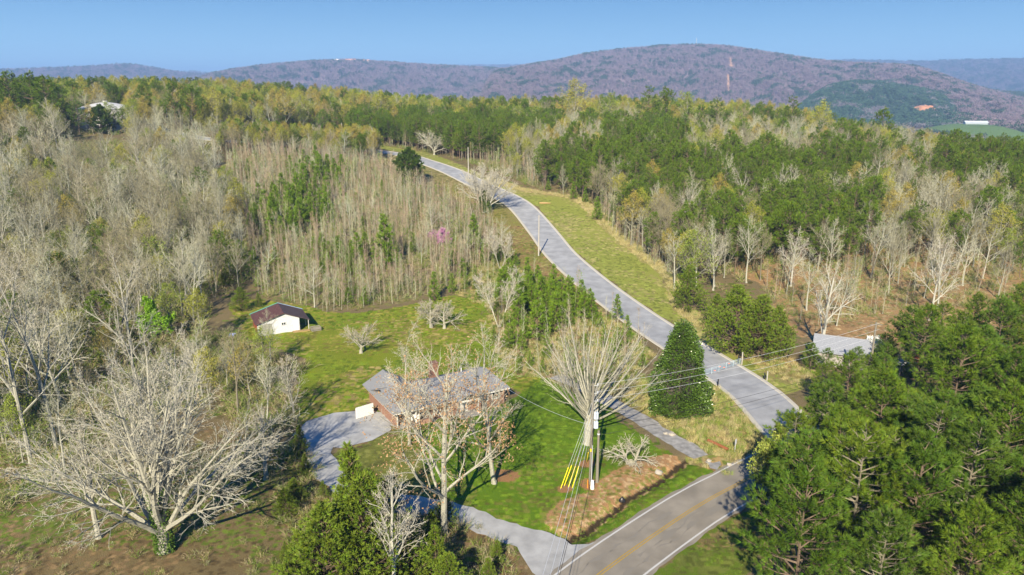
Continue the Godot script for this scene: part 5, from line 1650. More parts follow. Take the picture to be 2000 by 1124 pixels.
# random spots in an outline, kept off roads, lawns and buildings
func spots_in(poly: Array, per_m2: float, gap: float, layer: String, road_gap := 5.5) -> Array:
	var r := bounds(poly)
	var pk := PackedVector2Array(poly)
	var out := []
	for i in int(r.get_area() * per_m2):
		var p := Vector2(rng.randf_range(r.position.x, r.end.x), rng.randf_range(r.position.y, r.end.y))
		if not Geometry2D.is_point_in_polygon(p, pk):
			continue
		if inside(p, [VERGE_RIGHT_P, BACK_P, FRONT_P, FAR_P]):
			continue
		if away(p, LANE) < road_gap or (p.y < 130 and away(p, HIGHWAY) < road_gap + 1.0):
			continue
		if p.distance_to(Vector2(-190, 357)) < 15.0 or (layer == "t" and (Geometry2D.is_point_in_polygon(p, TANK_VIEW) or Geometry2D.is_point_in_polygon(p, GREEN_VIEW))) or p.distance_to(Vector2(55.5, 117.5)) < 7.0 or p.distance_to(Vector2(-44, 135)) < 7.5 or (layer == "t" and absf(p.x + 46.5 - (p.y - 130.0) * 0.2) < 7.0 and p.y > 108.0 and p.y < 131.0):
			continue
		if not free_spot(p, gap, layer):
			continue
		out.append(p)
	return out

var VERGE_RIGHT_P: PackedVector2Array
var BACK_P: PackedVector2Array
var FRONT_P: PackedVector2Array
var FAR_P: PackedVector2Array

func build_woods() -> void:
	VERGE_RIGHT_P = PackedVector2Array(VERGE_RIGHT)
	BACK_P = PackedVector2Array(BACK_LAWN)
	FRONT_P = PackedVector2Array(FRONT_LAWN)
	FAR_P = PackedVector2Array(FAR_SIDE_LAWN)
	# left wood
	for p in spots_in(LEFT_WOOD, 0.08, 3.7, "t"):
		var far := ss(250, 330, p.y)
		if rng.randf() < 0.07 + 0.14 * far:
			want("pine", p.x, p.y, rng.randf_range(0.6, 0.95), "dark pine scattered in the bare wood left of the shed", "pine tree", "pines in the left wood")
		elif rng.randf() < 0.2:
			want("budding", p.x, p.y, rng.randf_range(0.5, 0.85), "tree in yellow bud inside the bare wood left of the shed", "tree", "budding trees in the left wood")
		else:
			want("bare", p.x, p.y, rng.randf_range(0.75, 1.15), "leafless grey tree in the dense bare wood left of the shed", "tree", "bare trees of the left wood")
	# trees at the back left and on the skyline
	for p in spots_in(BACK_LEFT, 0.06, 3.6, "t"):
		if p.x < -215 and rng.randf() < 0.75 or rng.randf() < 0.28:
			want("pine", p.x, p.y, rng.randf_range(0.85, 1.3) if p.x < -215 else rng.randf_range(0.7, 1.05), "dark pine on the rise around the white tank", "pine tree", "pines around the tank")
		elif rng.randf() < 0.7:
			want("budding", p.x, p.y, rng.randf_range(0.7, 1.1), "yellow green budding tree along the upper lane", "tree", "budding trees along the upper lane")
		else:
			want("bare", p.x, p.y, rng.randf_range(0.8, 1.1), "leafless tree among budding trees along the upper lane", "tree", "bare trees along the upper lane")
	var sky := [Vector2(-480, 400), Vector2(-480, 620), Vector2(330, 620), Vector2(330, 420), Vector2(120, 400), Vector2(-60, 385), Vector2(-200, 395)]
	for p in spots_in(sky, 0.022, 4.5, "t"):
		var k := noise.get_noise_2d(p.x * 1.1, p.y * 1.1)
		if k > 0.12 or (p.x < -240 and rng.randf() < 0.5):
			want("pine", p.x, p.y, rng.randf_range(0.75, 1.2), "dark pine on the wooded skyline ridge", "pine tree", "pines on the skyline")
		elif rng.randf() < 0.72:
			want("budding", p.x, p.y, rng.randf_range(0.75, 1.2), "yellow green budding tree on the wooded skyline ridge", "tree", "budding trees on the skyline")
		else:
			want("bare", p.x, p.y, rng.randf_range(0.8, 1.15), "leafless tree on the wooded skyline ridge", "tree", "bare trees on the skyline")
	# dark pine strip
	for p in spots_in(STRIP_PINES, 0.16, 2.3, "t"):
		want("pine", p.x, p.y, rng.randf_range(0.75, 1.05), "dark pine in the even strip beyond the lane bend", "pine tree", "pine strip beyond the lane", [1, 3, 1, 0][rng.randi() % 4])
	# right of the lane
	var pa := PackedVector2Array(PINE_A)
	var pb := PackedVector2Array(PINE_B)
	var pc := PackedVector2Array(PINE_C)
	var pd := PackedVector2Array(PINE_D)
	for p in spots_in(RIGHT_MIXED, 0.075, 3.2, "t"):
		if inside(p, [pa, pb, pc, pd]) and rng.randf() < 0.9 or rng.randf() < 0.22:
			want("pine", p.x, p.y, rng.randf_range(0.7, 1.12), "dark green pine in the mixed wood right of the lane", "pine tree", "pines right of the lane")
		elif rng.randf() < 0.26 + 0.2 * ss(280, 420, p.y):
			want("budding", p.x, p.y, rng.randf_range(0.6, 1.0), "yellow green budding tree in the mixed wood right of lane", "tree", "budding trees right of the lane")
		else:
			want("bare", p.x, p.y, rng.randf_range(0.65, 1.1), "leafless tree in the mixed wood right of the lane", "tree", "bare trees right of the lane")
	for p in spots_in(RIGHT_SLOPE, 0.02, 4.0, "t"):
		if rng.randf() < 0.12:
			want("pine", p.x, p.y, rng.randf_range(0.6, 0.9), "pine standing alone on the brown leaf slope", "pine tree", "pines on the leaf slope")
		else:
			want("bare", p.x, p.y, rng.randf_range(0.6, 1.05), "pale leafless tree on the brown leaf slope behind the grey roof", "tree", "bare trees on the leaf slope", [0, 1, 3, 4, 6][rng.randi() % 5])
	for p in spots_in(UPPER_EDGE, 0.16, 2.2, "e", 5.0):
		want(["bare", "budding", "pine", "budding"][rng.randi() % 4], p.x, p.y, rng.randf_range(0.5, 0.85), "small tree at the near edge of the upper lane", "tree", "trees at the upper lane edge")
	for p in spots_in(LEFT_FRONT, 0.035, 3.5, "t"):
		if rng.randf() < 0.22:
			want("cedar", p.x, p.y, rng.randf_range(0.18, 0.4), "small bushy evergreen near the big sycamore", "evergreen", "small cedars beside the driveway")
		elif rng.randf() < 0.3:
			want("budding", p.x, p.y, rng.randf_range(0.4, 0.65), "small tree in olive bud between the big sycamore and the shed", "tree", "budding trees near the big sycamore")
		else:
			want("bare", p.x, p.y, rng.randf_range(0.45, 0.85), "leafless tree between the big sycamore and the shed", "tree", "bare trees near the big sycamore")
	for p in spots_in(BOTTOM_GREEN, 0.06, 2.2, "t"):
		want("cedar", p.x, p.y, rng.randf_range(0.2, 0.6), "small bushy cedar in the scrub beside the driveway", "cedar tree", "small cedars beside the driveway")
	# saplings
	for z in [[SAPLING_STAND, 0.5, "thin pale sapling in the thicket left of the lane", "saplings left of the lane"], [SAPLING_EDGE, 0.5, "thin grey sapling in the fringe right of the lane verge", "saplings right of the lane"], [LANE_BANK, 0.05, "thin sapling on the scrubby bank between back lawn and lane", "saplings on the lane bank"], [RIGHT_SLOPE, 0.05, "thin sapling on the brown leaf slope", "saplings on the leaf slope"], [UPPER_EDGE, 0.5, "thin sapling hiding the upper lane", "saplings along the upper lane"], [SAPLING_BELOW_STRIP, 0.3, "thin sapling below the dark pine strip", "saplings below the pine strip"]]:
		for p in spots_in(z[0], z[1], 0.9, "s", 5.2 if z[0] != SAPLING_STAND else 7.0):
			if z[0] == SAPLING_STAND and noise.get_noise_2d(p.x * 1.6 + 300, p.y * 1.6) < -0.28 and p.y < 200:
				continue
			want("sapling", p.x, p.y, rng.randf_range(0.45, 1.05), z[2], "sapling", z[3], rng.randi() % 6 if rng.randf() > 0.1 else 6 + rng.randi() % 2)
	# young pines
	for z in [[YOUNG_A, 0.1, 1.0, 1.6], [YOUNG_B, 0.08, 1.0, 1.6], [YOUNG_C, 0.09, 0.7, 1.1], [YOUNG_D, 0.34, 0.5, 1.2], [LANE_BANK, 0.05, 0.3, 0.8], [YOUNG_E, 0.02, 0.5, 1.1]]:
		for p in spots_in(z[0], z[1], 1.8, "y"):
			want("young", p.x, p.y, rng.randf_range(z[2], z[3]), "bushy young pine in a clump beside the lane saplings", "young pine", "young pine clumps")
	for p in spots_in(SAPLING_STAND, 0.012, 3.0, "y", 8.0):
		want("young", p.x, p.y, rng.randf_range(0.4, 0.9), "small single young pine among the pale saplings", "young pine", "single young pines in the saplings")
	# undergrowth
	for z in [[LEFT_WOOD, 0.22, 1.4], [RIGHT_MIXED, 0.07, 1.2], [SAPLING_STAND, 0.2, 0.9], [BACK_LEFT, 0.05, 1.6], [RIGHT_SLOPE, 0.22, 0.8], [LEFT_LITTER, 0.25, 0.45], [LANE_BANK, 0.16, 0.6], [SAPLING_BELOW_STRIP, 0.3, 1.0], [LEFT_FRONT, 0.5, 1.0], [BOTTOM_GREEN, 0.4, 0.8]]:
		for p in spots_in(z[0], z[1], 0.0, "u", 4.8):
			want("brush", p.x, p.y, z[2] * rng.randf_range(0.6, 1.4), "", "", "")
	for p in spots_in(SAPLING_STAND, 0.008, 6.0, "t", 8.0):
		want("bare", p.x, p.y, rng.randf_range(0.4, 0.65), "small leafless tree standing among the pale saplings", "tree", "bare trees in the sapling stand", 6 + rng.randi() % 2)
	for p in smooth_line(VERGE_EDGE, 0.35):
		for k in 2:
			var q: Vector2 = p + Vector2(rng.randf_range(-0.8, 3.2), rng.randf_range(-0.8, 1.8))
			want("tall_grass", q.x, q.y, rng.randf_range(0.8, 1.7), "", "", "", rng.randi() % 2)
	for z in [FRONT_LAWN, BACK_LAWN, FAR_SIDE_LAWN, VERGE_LEFT]:
		var r := bounds(z)
		var pk := PackedVector2Array(z)
		for i in int(r.get_area() * 2.2):
			var p := Vector2(rng.randf_range(r.position.x, r.end.x), rng.randf_range(r.position.y, r.end.y))
			if Geometry2D.is_point_in_polygon(p, pk) and noise.get_noise_2d(p.x * 3.0, p.y * 3.0) > -0.1 and away(p, LANE) > 4.4 and away(p, HIGHWAY) > 3.9 and away(p, RIGHT_DRIVE) > 1.7 and away(p, LEFT_DRIVE) > 2.1 and p.distance_to(Vector2(-9, 98)) > 9.0 and p.distance_to(Vector2(-23, 92)) > 7.5:
				want("tall_grass", p.x, p.y, rng.randf_range(0.2, 0.42), "", "", "", 2)
	for z in [[DRY_FIELD, 3.2], [DRY_EDGE, 2.0], [LANE_BANK, 1.2]]:
		var r := bounds(z[0])
		var pk := PackedVector2Array(z[0])
		for i in int(r.get_area() * z[1]):
			var p := Vector2(rng.randf_range(r.position.x, r.end.x), rng.randf_range(r.position.y, r.end.y))
			if Geometry2D.is_point_in_polygon(p, pk) and away(p, LANE) > 4.4 and away(p, RIGHT_DRIVE) > 1.6:
				want("tall_grass", p.x, p.y, rng.randf_range(0.6, 1.5), "", "", "")

# ---------------------------------------------------------------- single trees of note
func feature(kind: String, x: float, d: float, h: float, label: String) -> void:
	var grey := bark(0.55, 0.54, 0.44, 81)
	var white := bark(0.68, 0.67, 0.58, 82)
	var S: Dictionary
	var a: Array
	var at := on(x, d)
	var t: Node3D
	match kind:
		"hero_sycamore":
			S = made_of(BROAD, {"kids": [0, 14, 9, 5], "seg": [4, 11, 6, 3], "sides": [8, 6, 4, 3], "wob": [0.05, 0.1, 0.2, 0.28], "trop": [0.0, 0.02, 0.01, -0.02, -0.02], "start": [0.35, 0.22, 0.15, 0.1], "ang": [0.7, 0.6, 0.65, 0.7], "ratio": [1.0, 0.36, 0.42, 0.5], "taper": [0.6, 0.18, 0.3, 0.4], "thin": [0.5, 0.5, 0.55, 0.6], "rmin": 0.026, "twig_w": 0.015, "sprigs": 3})
			a = [Geo.new(), Geo.new(), []]
			for s in 14:
				var az := 2.4 * s + rng.randf_range(-0.3, 0.3)
				var tilt := lerpf(0.06, 0.98, s / 13.0)
				var from := Vector3(cos(az) * 0.35, rng.randf_range(1.6, 5.0), sin(az) * 0.35)
				limb(a[0], a[1], a[2], from, Vector3(sin(tilt) * cos(az), cos(tilt), sin(tilt) * sin(az)), h * lerpf(0.8, 0.72, s / 13.0) * rng.randf_range(0.9, 1.05), lerpf(0.36, 0.24, s / 13.0), 1, S)
			a[0].tube(PackedVector3Array([Vector3(0, -0.5, 0), Vector3(0, 0.6, 0), Vector3(0, 5.2, 0)]), PackedFloat32Array([0.95, 0.6, 0.36]), 9)
			t = thing("sycamore_tree", label, "tree", at, 0.6)
			part("trunk", a[0].mesh(), grey, t)
			part("crown", a[1].mesh(), twig_material(0.5, 0.47, 0.38), t)
			var iv := Geo.new()
			iv.colored = true
			for k in 2600:
				var y := pow(rng.randf(), 1.4) * 7.0
				var az := rng.randf() * TAU
				var f := rng.randf_range(0.7, 1.3)
				iv.col = Color(0.07 * f, 0.13 * f, 0.018 * f)
				tuft(iv, Vector3(cos(az), 0, sin(az)) * rng.randf_range(0.55, 0.95) + Vector3.UP * y, Vector3(cos(az), 0.2, sin(az)), 0.2, 1, 0.08, 0.8)
			part("ivy", iv.mesh(), leaf_material(), t)
		"oak":
			S = made_of(BROAD, {"kids": [16, 9, 8], "seg": [8, 7, 4], "start": [0.18, 0.25, 0.15], "ang": [0.8, 0.65, 0.7], "ratio": [0.5, 0.42, 0.5], "trop": [0.01, 0.06, 0.05, 0.05], "taper": [0.3, 0.3, 0.4], "sides": [8, 5, 3], "twig_w": 0.018, "wob": [0.05, 0.17, 0.25]})
			a = bare_tree(h, 0.4, S, 1)
			scaled(a, fit(a, h))
			t = thing("oak_tree", label, "tree", at, 1.0)
			part("trunk", a[0].mesh(), grey, t)
			part("crown", a[1].mesh(), twig_material(0.42, 0.37, 0.28), t)
			var low := []
			for p in a[2]:
				if p.y < h * rng.randf_range(0.35, 0.95):
					low.append(p)
			part("dead_leaves", leafage(low, 9, 0.6, 0.2, Color(0.3, 0.19, 0.1)).mesh(), leaf_material(), t)
		"fan":
			S = made_of(BROAD, {"kids": [0, 8, 6], "seg": [4, 9, 4], "start": [0.35, 0.3, 0.2], "ang": [0.7, 0.4, 0.5], "ratio": [1.0, 0.3, 0.5], "trop": [0.0, 0.035, 0.06, 0.08], "sides": [8, 5, 3], "taper": [0.75, 0.2, 0.4], "thin": [0.38, 0.5, 0.6], "twig_w": 0.014, "sprigs": 2, "rmin": 0.026, "wob": [0.05, 0.07, 0.18]})
			a = [Geo.new(), Geo.new(), []]
			for s in 30:
				var az := 2.4 * s + rng.randf_range(-0.3, 0.3)
				var tilt := lerpf(0.05, 0.95, sqrt(s / 29.0))
				var y := lerpf(6.5, 3.2, s / 29.0)
				limb(a[0], a[1], a[2], Vector3(cos(az) * 0.3, y, sin(az) * 0.3), Vector3(sin(tilt) * cos(az), cos(tilt), sin(tilt) * sin(az)), (h - y) * rng.randf_range(0.74, 0.95), rng.randf_range(0.13, 0.19), 1, S)
			a[0].tube(PackedVector3Array([Vector3(0, -0.5, 0), Vector3(0, 0.5, 0), Vector3(0, 3.5, 0), Vector3(0, 7.0, 0)]), PackedFloat32Array([0.9, 0.55, 0.48, 0.25]), 9)
			t = thing("maple_tree", label, "tree", at)
			part("trunk", a[0].mesh(), grey, t)
			part("crown", a[1].mesh(), twig_material(0.45, 0.41, 0.32), t)
		"magnolia":
			t = thing("magnolia_tree", label, "tree", at)
			var w := Geo.new()
			w.rod(Vector3(0, -0.3, 0), Vector3(0, h * 0.9, 0), 0.25, 0.03, 8)
			var lf := Geo.new()
			lf.colored = true
			var reach := h * 0.36
			for k in 1500:
				var y := pow(rng.randf(), 1.25)
				var az := rng.randf() * TAU
				var prof := pow(1.0 - y, 0.62) * (0.75 + 0.25 * minf(1.0, y * 8.0)) * (0.86 + 0.13 * sin(az * 3.0 + y * 9.0) + 0.1 * sin(az * 5.0 - y * 17.0))
				var rr := reach * prof + 0.2
				var c := Vector3(cos(az) * rr, y * h * 0.97 + 0.25, sin(az) * rr) * rng.randf_range(0.9, 1.04)
				w.rod(Vector3(0, c.y * 0.85, 0), c, 0.03, 0.01, 3, false)
				var out := Vector3(cos(az), 0.35, sin(az))
				for q in 18:
					var f := rng.randf_range(0.6, 1.35)
					lf.col = Color(0.07 * f, 0.125 * f, 0.018 * f)
					var p := c + ball() * 0.42
					var d2 := (out + ball() * 0.8).normalized()
					var s2 := d2.cross(ball()).normalized() * 0.085
					var l := rng.randf_range(0.24, 0.36)
					lf.quad(p, p + d2 * l * 0.5 + s2, p + d2 * l, p + d2 * l * 0.5 - s2)
			part("trunk", w.mesh(), bark(0.25, 0.22, 0.18, 83), t)
			part("crown", lf.mesh(), glossy_leaf(), t)
		"pruned":
			S = made_of(BROAD, {"kids": [7, 7, 7], "seg": [3, 6, 4], "start": [0.3, 0.3, 0.2], "ang": [0.9, 0.8, 0.8], "ratio": [1.2, 0.42, 0.5], "trop": [0.0, -0.07, -0.12, -0.1], "bole": 0.5, "wob": [0.1, 0.2, 0.25], "twig_w": 0.016, "taper": [0.7, 0.4, 0.4]})
			a = bare_tree(h, 0.26, S, 2)
			scaled(a, fit(a, h))
			t = thing("lopped_tree", label, "tree", at, 0.4)
			part("trunk", a[0].mesh(), grey, t)
			part("crown", a[1].mesh(), twig_material(0.42, 0.38, 0.3), t)
		"orchard", "redbud":
			S = made_of(BROAD, {"kids": [10, 8, 8], "seg": [3, 5, 4], "start": [0.3, 0.25, 0.15], "ang": [1.0, 0.7, 0.7], "ratio": [1.0, 0.45, 0.5], "bole": 0.5, "twig_w": 0.026, "sprigs": 4, "trop": [0.0, 0.02, 0.02, 0.0]})
			a = bare_tree(h, 0.2, S, 1)
			scaled(a, fit(a, h))
			t = thing("fruit_tree" if kind == "orchard" else "redbud_tree", label, "tree", at, rng.randf() * 6.0)
			part("trunk", a[0].mesh(), grey, t)
			part("crown", a[1].mesh(), twig_material(0.34, 0.31, 0.24), t)
			if kind == "redbud":
				part("blossom", leafage(a[2], 12, 0.4, 0.18, Color(0.5, 0.22, 0.42)).mesh(), leaf_material(), t)
		"bright_tree", "yellow_tree", "dogwood":
			S = made_of(BROAD, {"kids": [12, 8, 7], "seg": [5, 5, 4], "ratio": [0.5, 0.45, 0.5], "bole": 0.8, "start": [0.15, 0.2, 0.15], "sprigs": 1})
			a = bare_tree(h, 0.18, S, 1)
			scaled(a, fit(a, h))
			t = thing({"bright_tree": "leafy_tree", "yellow_tree": "leafing_tree", "dogwood": "dogwood_tree"}[kind], label, "tree", at)
			part("trunk", a[0].mesh(), grey, t)
			part("crown", a[1].mesh(), twig_material(0.35, 0.32, 0.25), t)
			var col: Color = {"bright_tree": Color(0.16, 0.31, 0.015), "yellow_tree": Color(0.22, 0.26, 0.05), "dogwood": Color(0.75, 0.75, 0.7)}[kind]
			part("foliage", leafage(a[2], 12, 0.55, 0.24, col).mesh(), leaf_material(), t)
		"lane_pine", "tank_pine":
			S = made_of(VIRGINIA, {"clear": 0.1, "reach": 0.34, "gap": 0.6, "gaps": 0.12, "whorl": 6, "blades": 22, "shoots": 8.0, "needle": 0.6, "blade_w": 0.055, "col": Color(0.06, 0.105, 0.014)})
			a = pine(h, 0.22, S)
			t = thing("lone_pine", label, "pine tree", at)
			part("trunk", a[0].mesh(), bark(0.22, 0.16, 0.11, 84), t)
			part("crown", a[1].mesh(), leaf_material(), t)
		"roadside_ivy":
			S = made_of(BROAD, {"kids": [12, 9, 8], "seg": [5, 6, 4], "start": [0.1, 0.2, 0.15], "ang": [0.7, 0.6, 0.7], "ratio": [0.8, 0.42, 0.5], "bole": 0.62, "twig_w": 0.032, "rmin": 0.035, "sprigs": 5})
			a = bare_tree(h, 0.4, S, 3)
			scaled(a, fit(a, h))
			t = thing("ivy_clad_tree", label, "tree", at)
			part("trunk", a[0].mesh(), white, t)
			part("crown", a[1].mesh(), twig_material(0.46, 0.43, 0.34), t)
			var iv := Geo.new()
			iv.colored = true
			for k in 4200:
				var f := rng.randf_range(0.7, 1.3)
				iv.col = Color(0.08 * f, 0.12 * f, 0.02 * f)
				var y := rng.randf()
				tuft(iv, ball() * Vector3(2.3, 0.6, 2.3) * (1.1 - y * 0.7) + Vector3.UP * (0.3 + y * 6.5), ball(), 0.36, 1, 0.12, 0.8)
			part("ivy", iv.mesh(), leaf_material(), t)
		_:
			var p := {"white_low": [0.22, 9, 0.5], "tall_bare": [0.3, 11, 0.6], "roof_bare": [0.22, 9, 0.75], "white_sycamore": [0.36, 10, 0.65], "lane_bare": [0.45, 10, 1.0], "grey_small": [0.16, 12, 0.5], "twin_bare": [0.14, 9, 0.5], "verge_bare": [0.16, 11, 0.6], "tree_right_white": [0.25, 11, 0.7]}
			var q: Array = p[kind]
			S = made_of(BROAD, {"kids": [q[1], 9, 8], "seg": [8, 7, 4], "start": [0.25, 0.2, 0.15], "ang": [q[2], 0.65, 0.7], "ratio": [0.45, 0.42, 0.5], "taper": [0.3, 0.3, 0.4], "wob": [0.06, 0.18, 0.24], "trop": [0.02, 0.06, 0.03, 0.05], "sides": [7, 4, 3], "twig_w": 0.018 if d < 130 else 0.03})
			if kind == "lane_bare":
				S = made_of(BROAD, {"kids": [12, 10, 8], "bole": 0.32, "ratio": [2.5, 0.42, 0.5], "trop": [0.0, 0.015, 0.01, -0.02], "twig_w": 0.03, "rmin": 0.035, "sprigs": 4})
			var stems := 2 if kind in ["twin_bare", "roof_bare", "verge_bare"] else 1
			a = bare_tree(h, q[0], S, stems)
			scaled(a, fit(a, h))
			t = thing("leafless_tree", label, "tree", at, rng.randf() * 6.0)
			part("trunk", a[0].mesh(), white if kind in ["white_sycamore", "tree_right_white", "white_low", "twin_bare"] else grey, t)
			part("crown", a[1].mesh(), twig_material(0.45, 0.42, 0.34), t)

func build_feature_trees() -> void:
	var near_cedars := ["largest dark green cedar at the bottom edge beside the driveway", "slim small pine left of the dark cedar at bottom edge", "dark cedar overlapping the largest cedar at bottom edge", "low cedar at the bottom edge left of the driveway", "cedar right of the pale leafless tree at bottom edge", "cedar at the near end of the concrete turnaround", "lowest cedar right of the pale leafless tree at bottom edge"]
	var lane_cedars := ["broad cedar at the lane verge, left of the cedar trio", "middle cedar of the trio opposite the magnolia", "right cedar of the trio opposite the magnolia", "smaller cedar just above the cedar trio by lane", "cedar at the bend of grass verge above the trio"]
	var shrub_labels := ["dark green evergreen shrub at the wood edge, upper left of the shed", "dark shrub just left of the white shed roof", "dark green shrub directly behind the white shed", "evergreen shrub between the wood and the shed clearing", "larger dark evergreen rising from the grey wood", "dark evergreen joined to the larger one in the wood", "shaded evergreen at the top of the shed clearing"]
	var n3 := 0
	var n1 := 0
	var n2 := 0
	for f in FEATURE_TREES:
		match f[0]:
			"cedar":
				want("cedar", f[1], f[2], f[3] / 9.0, near_cedars[n1], "cedar tree", "cedars beside the driveway")
				n1 += 1
			"cedar_lane":
				want("cedar", f[1], f[2], f[3] / 9.0, lane_cedars[n2], "cedar tree", "cedars at the lane verge", 3)
				n2 += 1
			"young":
				want("young", f[1], f[2], f[3] / 6.0, "upright young pine standing clear at the lawn or lane edge", "young pine", "upright young pines")
			"shrub":
				want("cedar", f[1], f[2], f[3] / 9.0, shrub_labels[n3], "evergreen", "dark evergreens in the left wood", n3 % 2 * 3)
				n3 += 1
			"sky_bud":
				want("budding", f[1], f[2], f[3] / 15.0, "large budding tree standing above the skyline", "tree", "tall trees above the skyline")
			"sky_pine":
				want("pine", f[1], f[2], f[3] / 15.0, "tall pine standing above the skyline", "pine tree", "tall trees above the skyline")
			"front_pine":
				want("front_pine", f[1], f[2], f[3] / 16.0, "tall green pine in the dense pines beside the highway", "pine tree", "pines beside the highway")
			_:
				feature(f[0], f[1], f[2], f[3], f[4])

# ---------------------------------------------------------------- distant hills
func crest_at(line: Array, u: float) -> Vector3:
	var n := line.size() - 1
	var f := clampf(u, 0.0, 1.0) * n
	var i := mini(int(f), n - 1)
	var a: Vector3 = line[maxi(i - 1, 0)]
	var b: Vector3 = line[i]
	var c: Vector3 = line[i + 1]
	var e: Vector3 = line[mini(i + 2, n)]
	return b.cubic_interpolate(c, a, e, f - i)

# v runs from 0 at the foot facing the viewpoint to 1 at the crest and 1.5 behind it
func hill_point(line: Array, u: float, v: float, front: float, back: float, base: float) -> Vector3:
	var c := crest_at(line, u)
	var flat := Vector2(c.x, c.z)
	var dir := flat.normalized()
	var off := -front * (1.0 - v) if v < 1.0 else back * (v - 1.0) * 2.0
	var p := flat + dir * off
	var h: float
	if v <= 1.0:
		h = base + (c.y - base) * (0.55 * v + 0.45 * ss(0.0, 1.0, v))
		h += (c.y - base) * 0.16 * sin(v * PI) * noise.get_noise_2d(p.x * 0.22, p.y * 0.07)
		h += 14.0 * sin(v * PI) * noise.get_noise_2d(p.x * 0.9 + 50, p.y * 0.4)
	else:
		h = lerpf(c.y, base, ss(0.0, 1.0, (v - 1.0) * 2.0))
	return Vector3(p.x, h, -p.y)

func cut_at(p: Vector3) -> bool:
	# power line clearing and bare soil on the main ridge
	var az := p.x / -p.z
	if absf(az - 0.2812 - 0.0012 * sin(p.y * 0.06)) < 0.0017 and p.y < 165 and p.y > 10 and sin(p.y * 0.11) + sin(p.y * 0.047) > -0.9:
		return true
	if absf(az - 0.3025) < 0.003 and p.y < 25 and -p.z > 2900:
		return true
	return false

func build_hill(called: String, line: Array, front: float, back: float, base: float, trees: int, size: float, pine_share: float, tint: Color, soil := []) -> void:
	var nu := 220
	var nv := 44
	var v := PackedVector3Array()
	var c := PackedColorArray()
	var ix := PackedInt32Array()
	for j in nv + 1:
		for i in nu + 1:
			var p := hill_point(line, float(i) / nu, 1.5 * j / nv, front, back, base)
			v.push_back(p)
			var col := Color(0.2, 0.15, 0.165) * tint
			if called == "main_ridge" and cut_at(p):
				col = Color(0.5, 0.3, 0.17)
			for s in soil:
				if Vector2(p.x - s.x, (-p.z - s.y) * 0.5).length() < s.z:
					col = Color(0.55, 0.26, 0.13)
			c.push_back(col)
	var w := nu + 1
	for j in nv:
		for i in nu:
			var a := j * w + i
			for k in [a, a + w, a + 1, a + 1, a + w, a + w + 1]:
				ix.push_back(k)
	var arr := []
	arr.resize(Mesh.ARRAY_MAX)
	arr[Mesh.ARRAY_VERTEX] = v
	arr[Mesh.ARRAY_COLOR] = c
	arr[Mesh.ARRAY_INDEX] = ix
	var mesh := ArrayMesh.new()
	mesh.add_surface_from_arrays(Mesh.PRIMITIVE_TRIANGLES, arr)
	struct(called, mesh, mat(1, 1, 1, 1.0, true))
	var xf := [[], []]
	var cl := [[], []]
	for k in trees:
		var u := rng.randf()
		var p := hill_point(line, u, rng.randf_range(0.02, 1.06), front, back, base)
		if called == "main_ridge" and cut_at(p):
			continue
		var bare_soil := false
		for s in soil:
			if Vector2(p.x - s.x, (-p.z - s.y) * 0.5).length() < s.z:
				bare_soil = true
		if bare_soil:
			continue
		var f := rng.randf_range(0.7, 1.3)
		var kind := 0
		var n := noise.get_noise_2d(p.x * 0.35 + 900, p.z * 0.35)
		var col := Color(0.2, 0.155, 0.175) * f
		if n + rng.randfn() * 0.08 > 0.34 - pine_share * 0.5:
			kind = 1
			col = Color(0.045, 0.075, 0.04) * f
		elif rng.randf() < 0.04:
			kind = 1
			col = Color(0.05, 0.07, 0.04) * f
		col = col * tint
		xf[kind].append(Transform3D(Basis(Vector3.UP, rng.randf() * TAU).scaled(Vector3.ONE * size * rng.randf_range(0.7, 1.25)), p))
		cl[kind].append(col)
	var root := Node3D.new()
	root.name = called + "_forest"
	add_child(root)
	root.set_meta("kind", "stuff")
	tag(root, {"main_ridge": "mauve bare forest covering the large ridge right of centre", "left_ridge": "mauve bare forest covering the long ridge left of centre", "far_left_ridge": "blue grey forest on the far ridge at left", "far_plateau": "blue forest on the faint plateau between the ridges", "far_right_plateau": "dark blue forest on the flat ridge at far right", "foothill": "blue green pine forest on the low foothill", "right_foothill": "dark pine forest on the small hill at far right"}[called], "forest")
	for k in 2:
		if not xf[k].is_empty():
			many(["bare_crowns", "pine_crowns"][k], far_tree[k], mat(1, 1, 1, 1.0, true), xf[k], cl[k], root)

var far_tree := []
func build_far_trees() -> void:
	for k in 2:
		var g := Geo.new()
		for i in (30 if k == 0 else 44):
			var p := ball() * pow(rng.randf(), 0.4) * (Vector3(4.2, 5.0, 4.2) if k == 0 else Vector3(3.2, 5.6, 3.2)) + Vector3(0, 7, 0)
			var d := (ball() + Vector3.UP * 0.4).normalized() * rng.randf_range(1.5, 3.0)
			var s := d.cross(ball()).normalized() * (0.55 if k == 0 else 0.95)
			g.tri(p - s, p + s, p + d)
		g.rod(Vector3(0, -1, 0), Vector3(0, 8, 0), 0.3, 0.15, 3, false)
		far_tree.append(g.mesh())

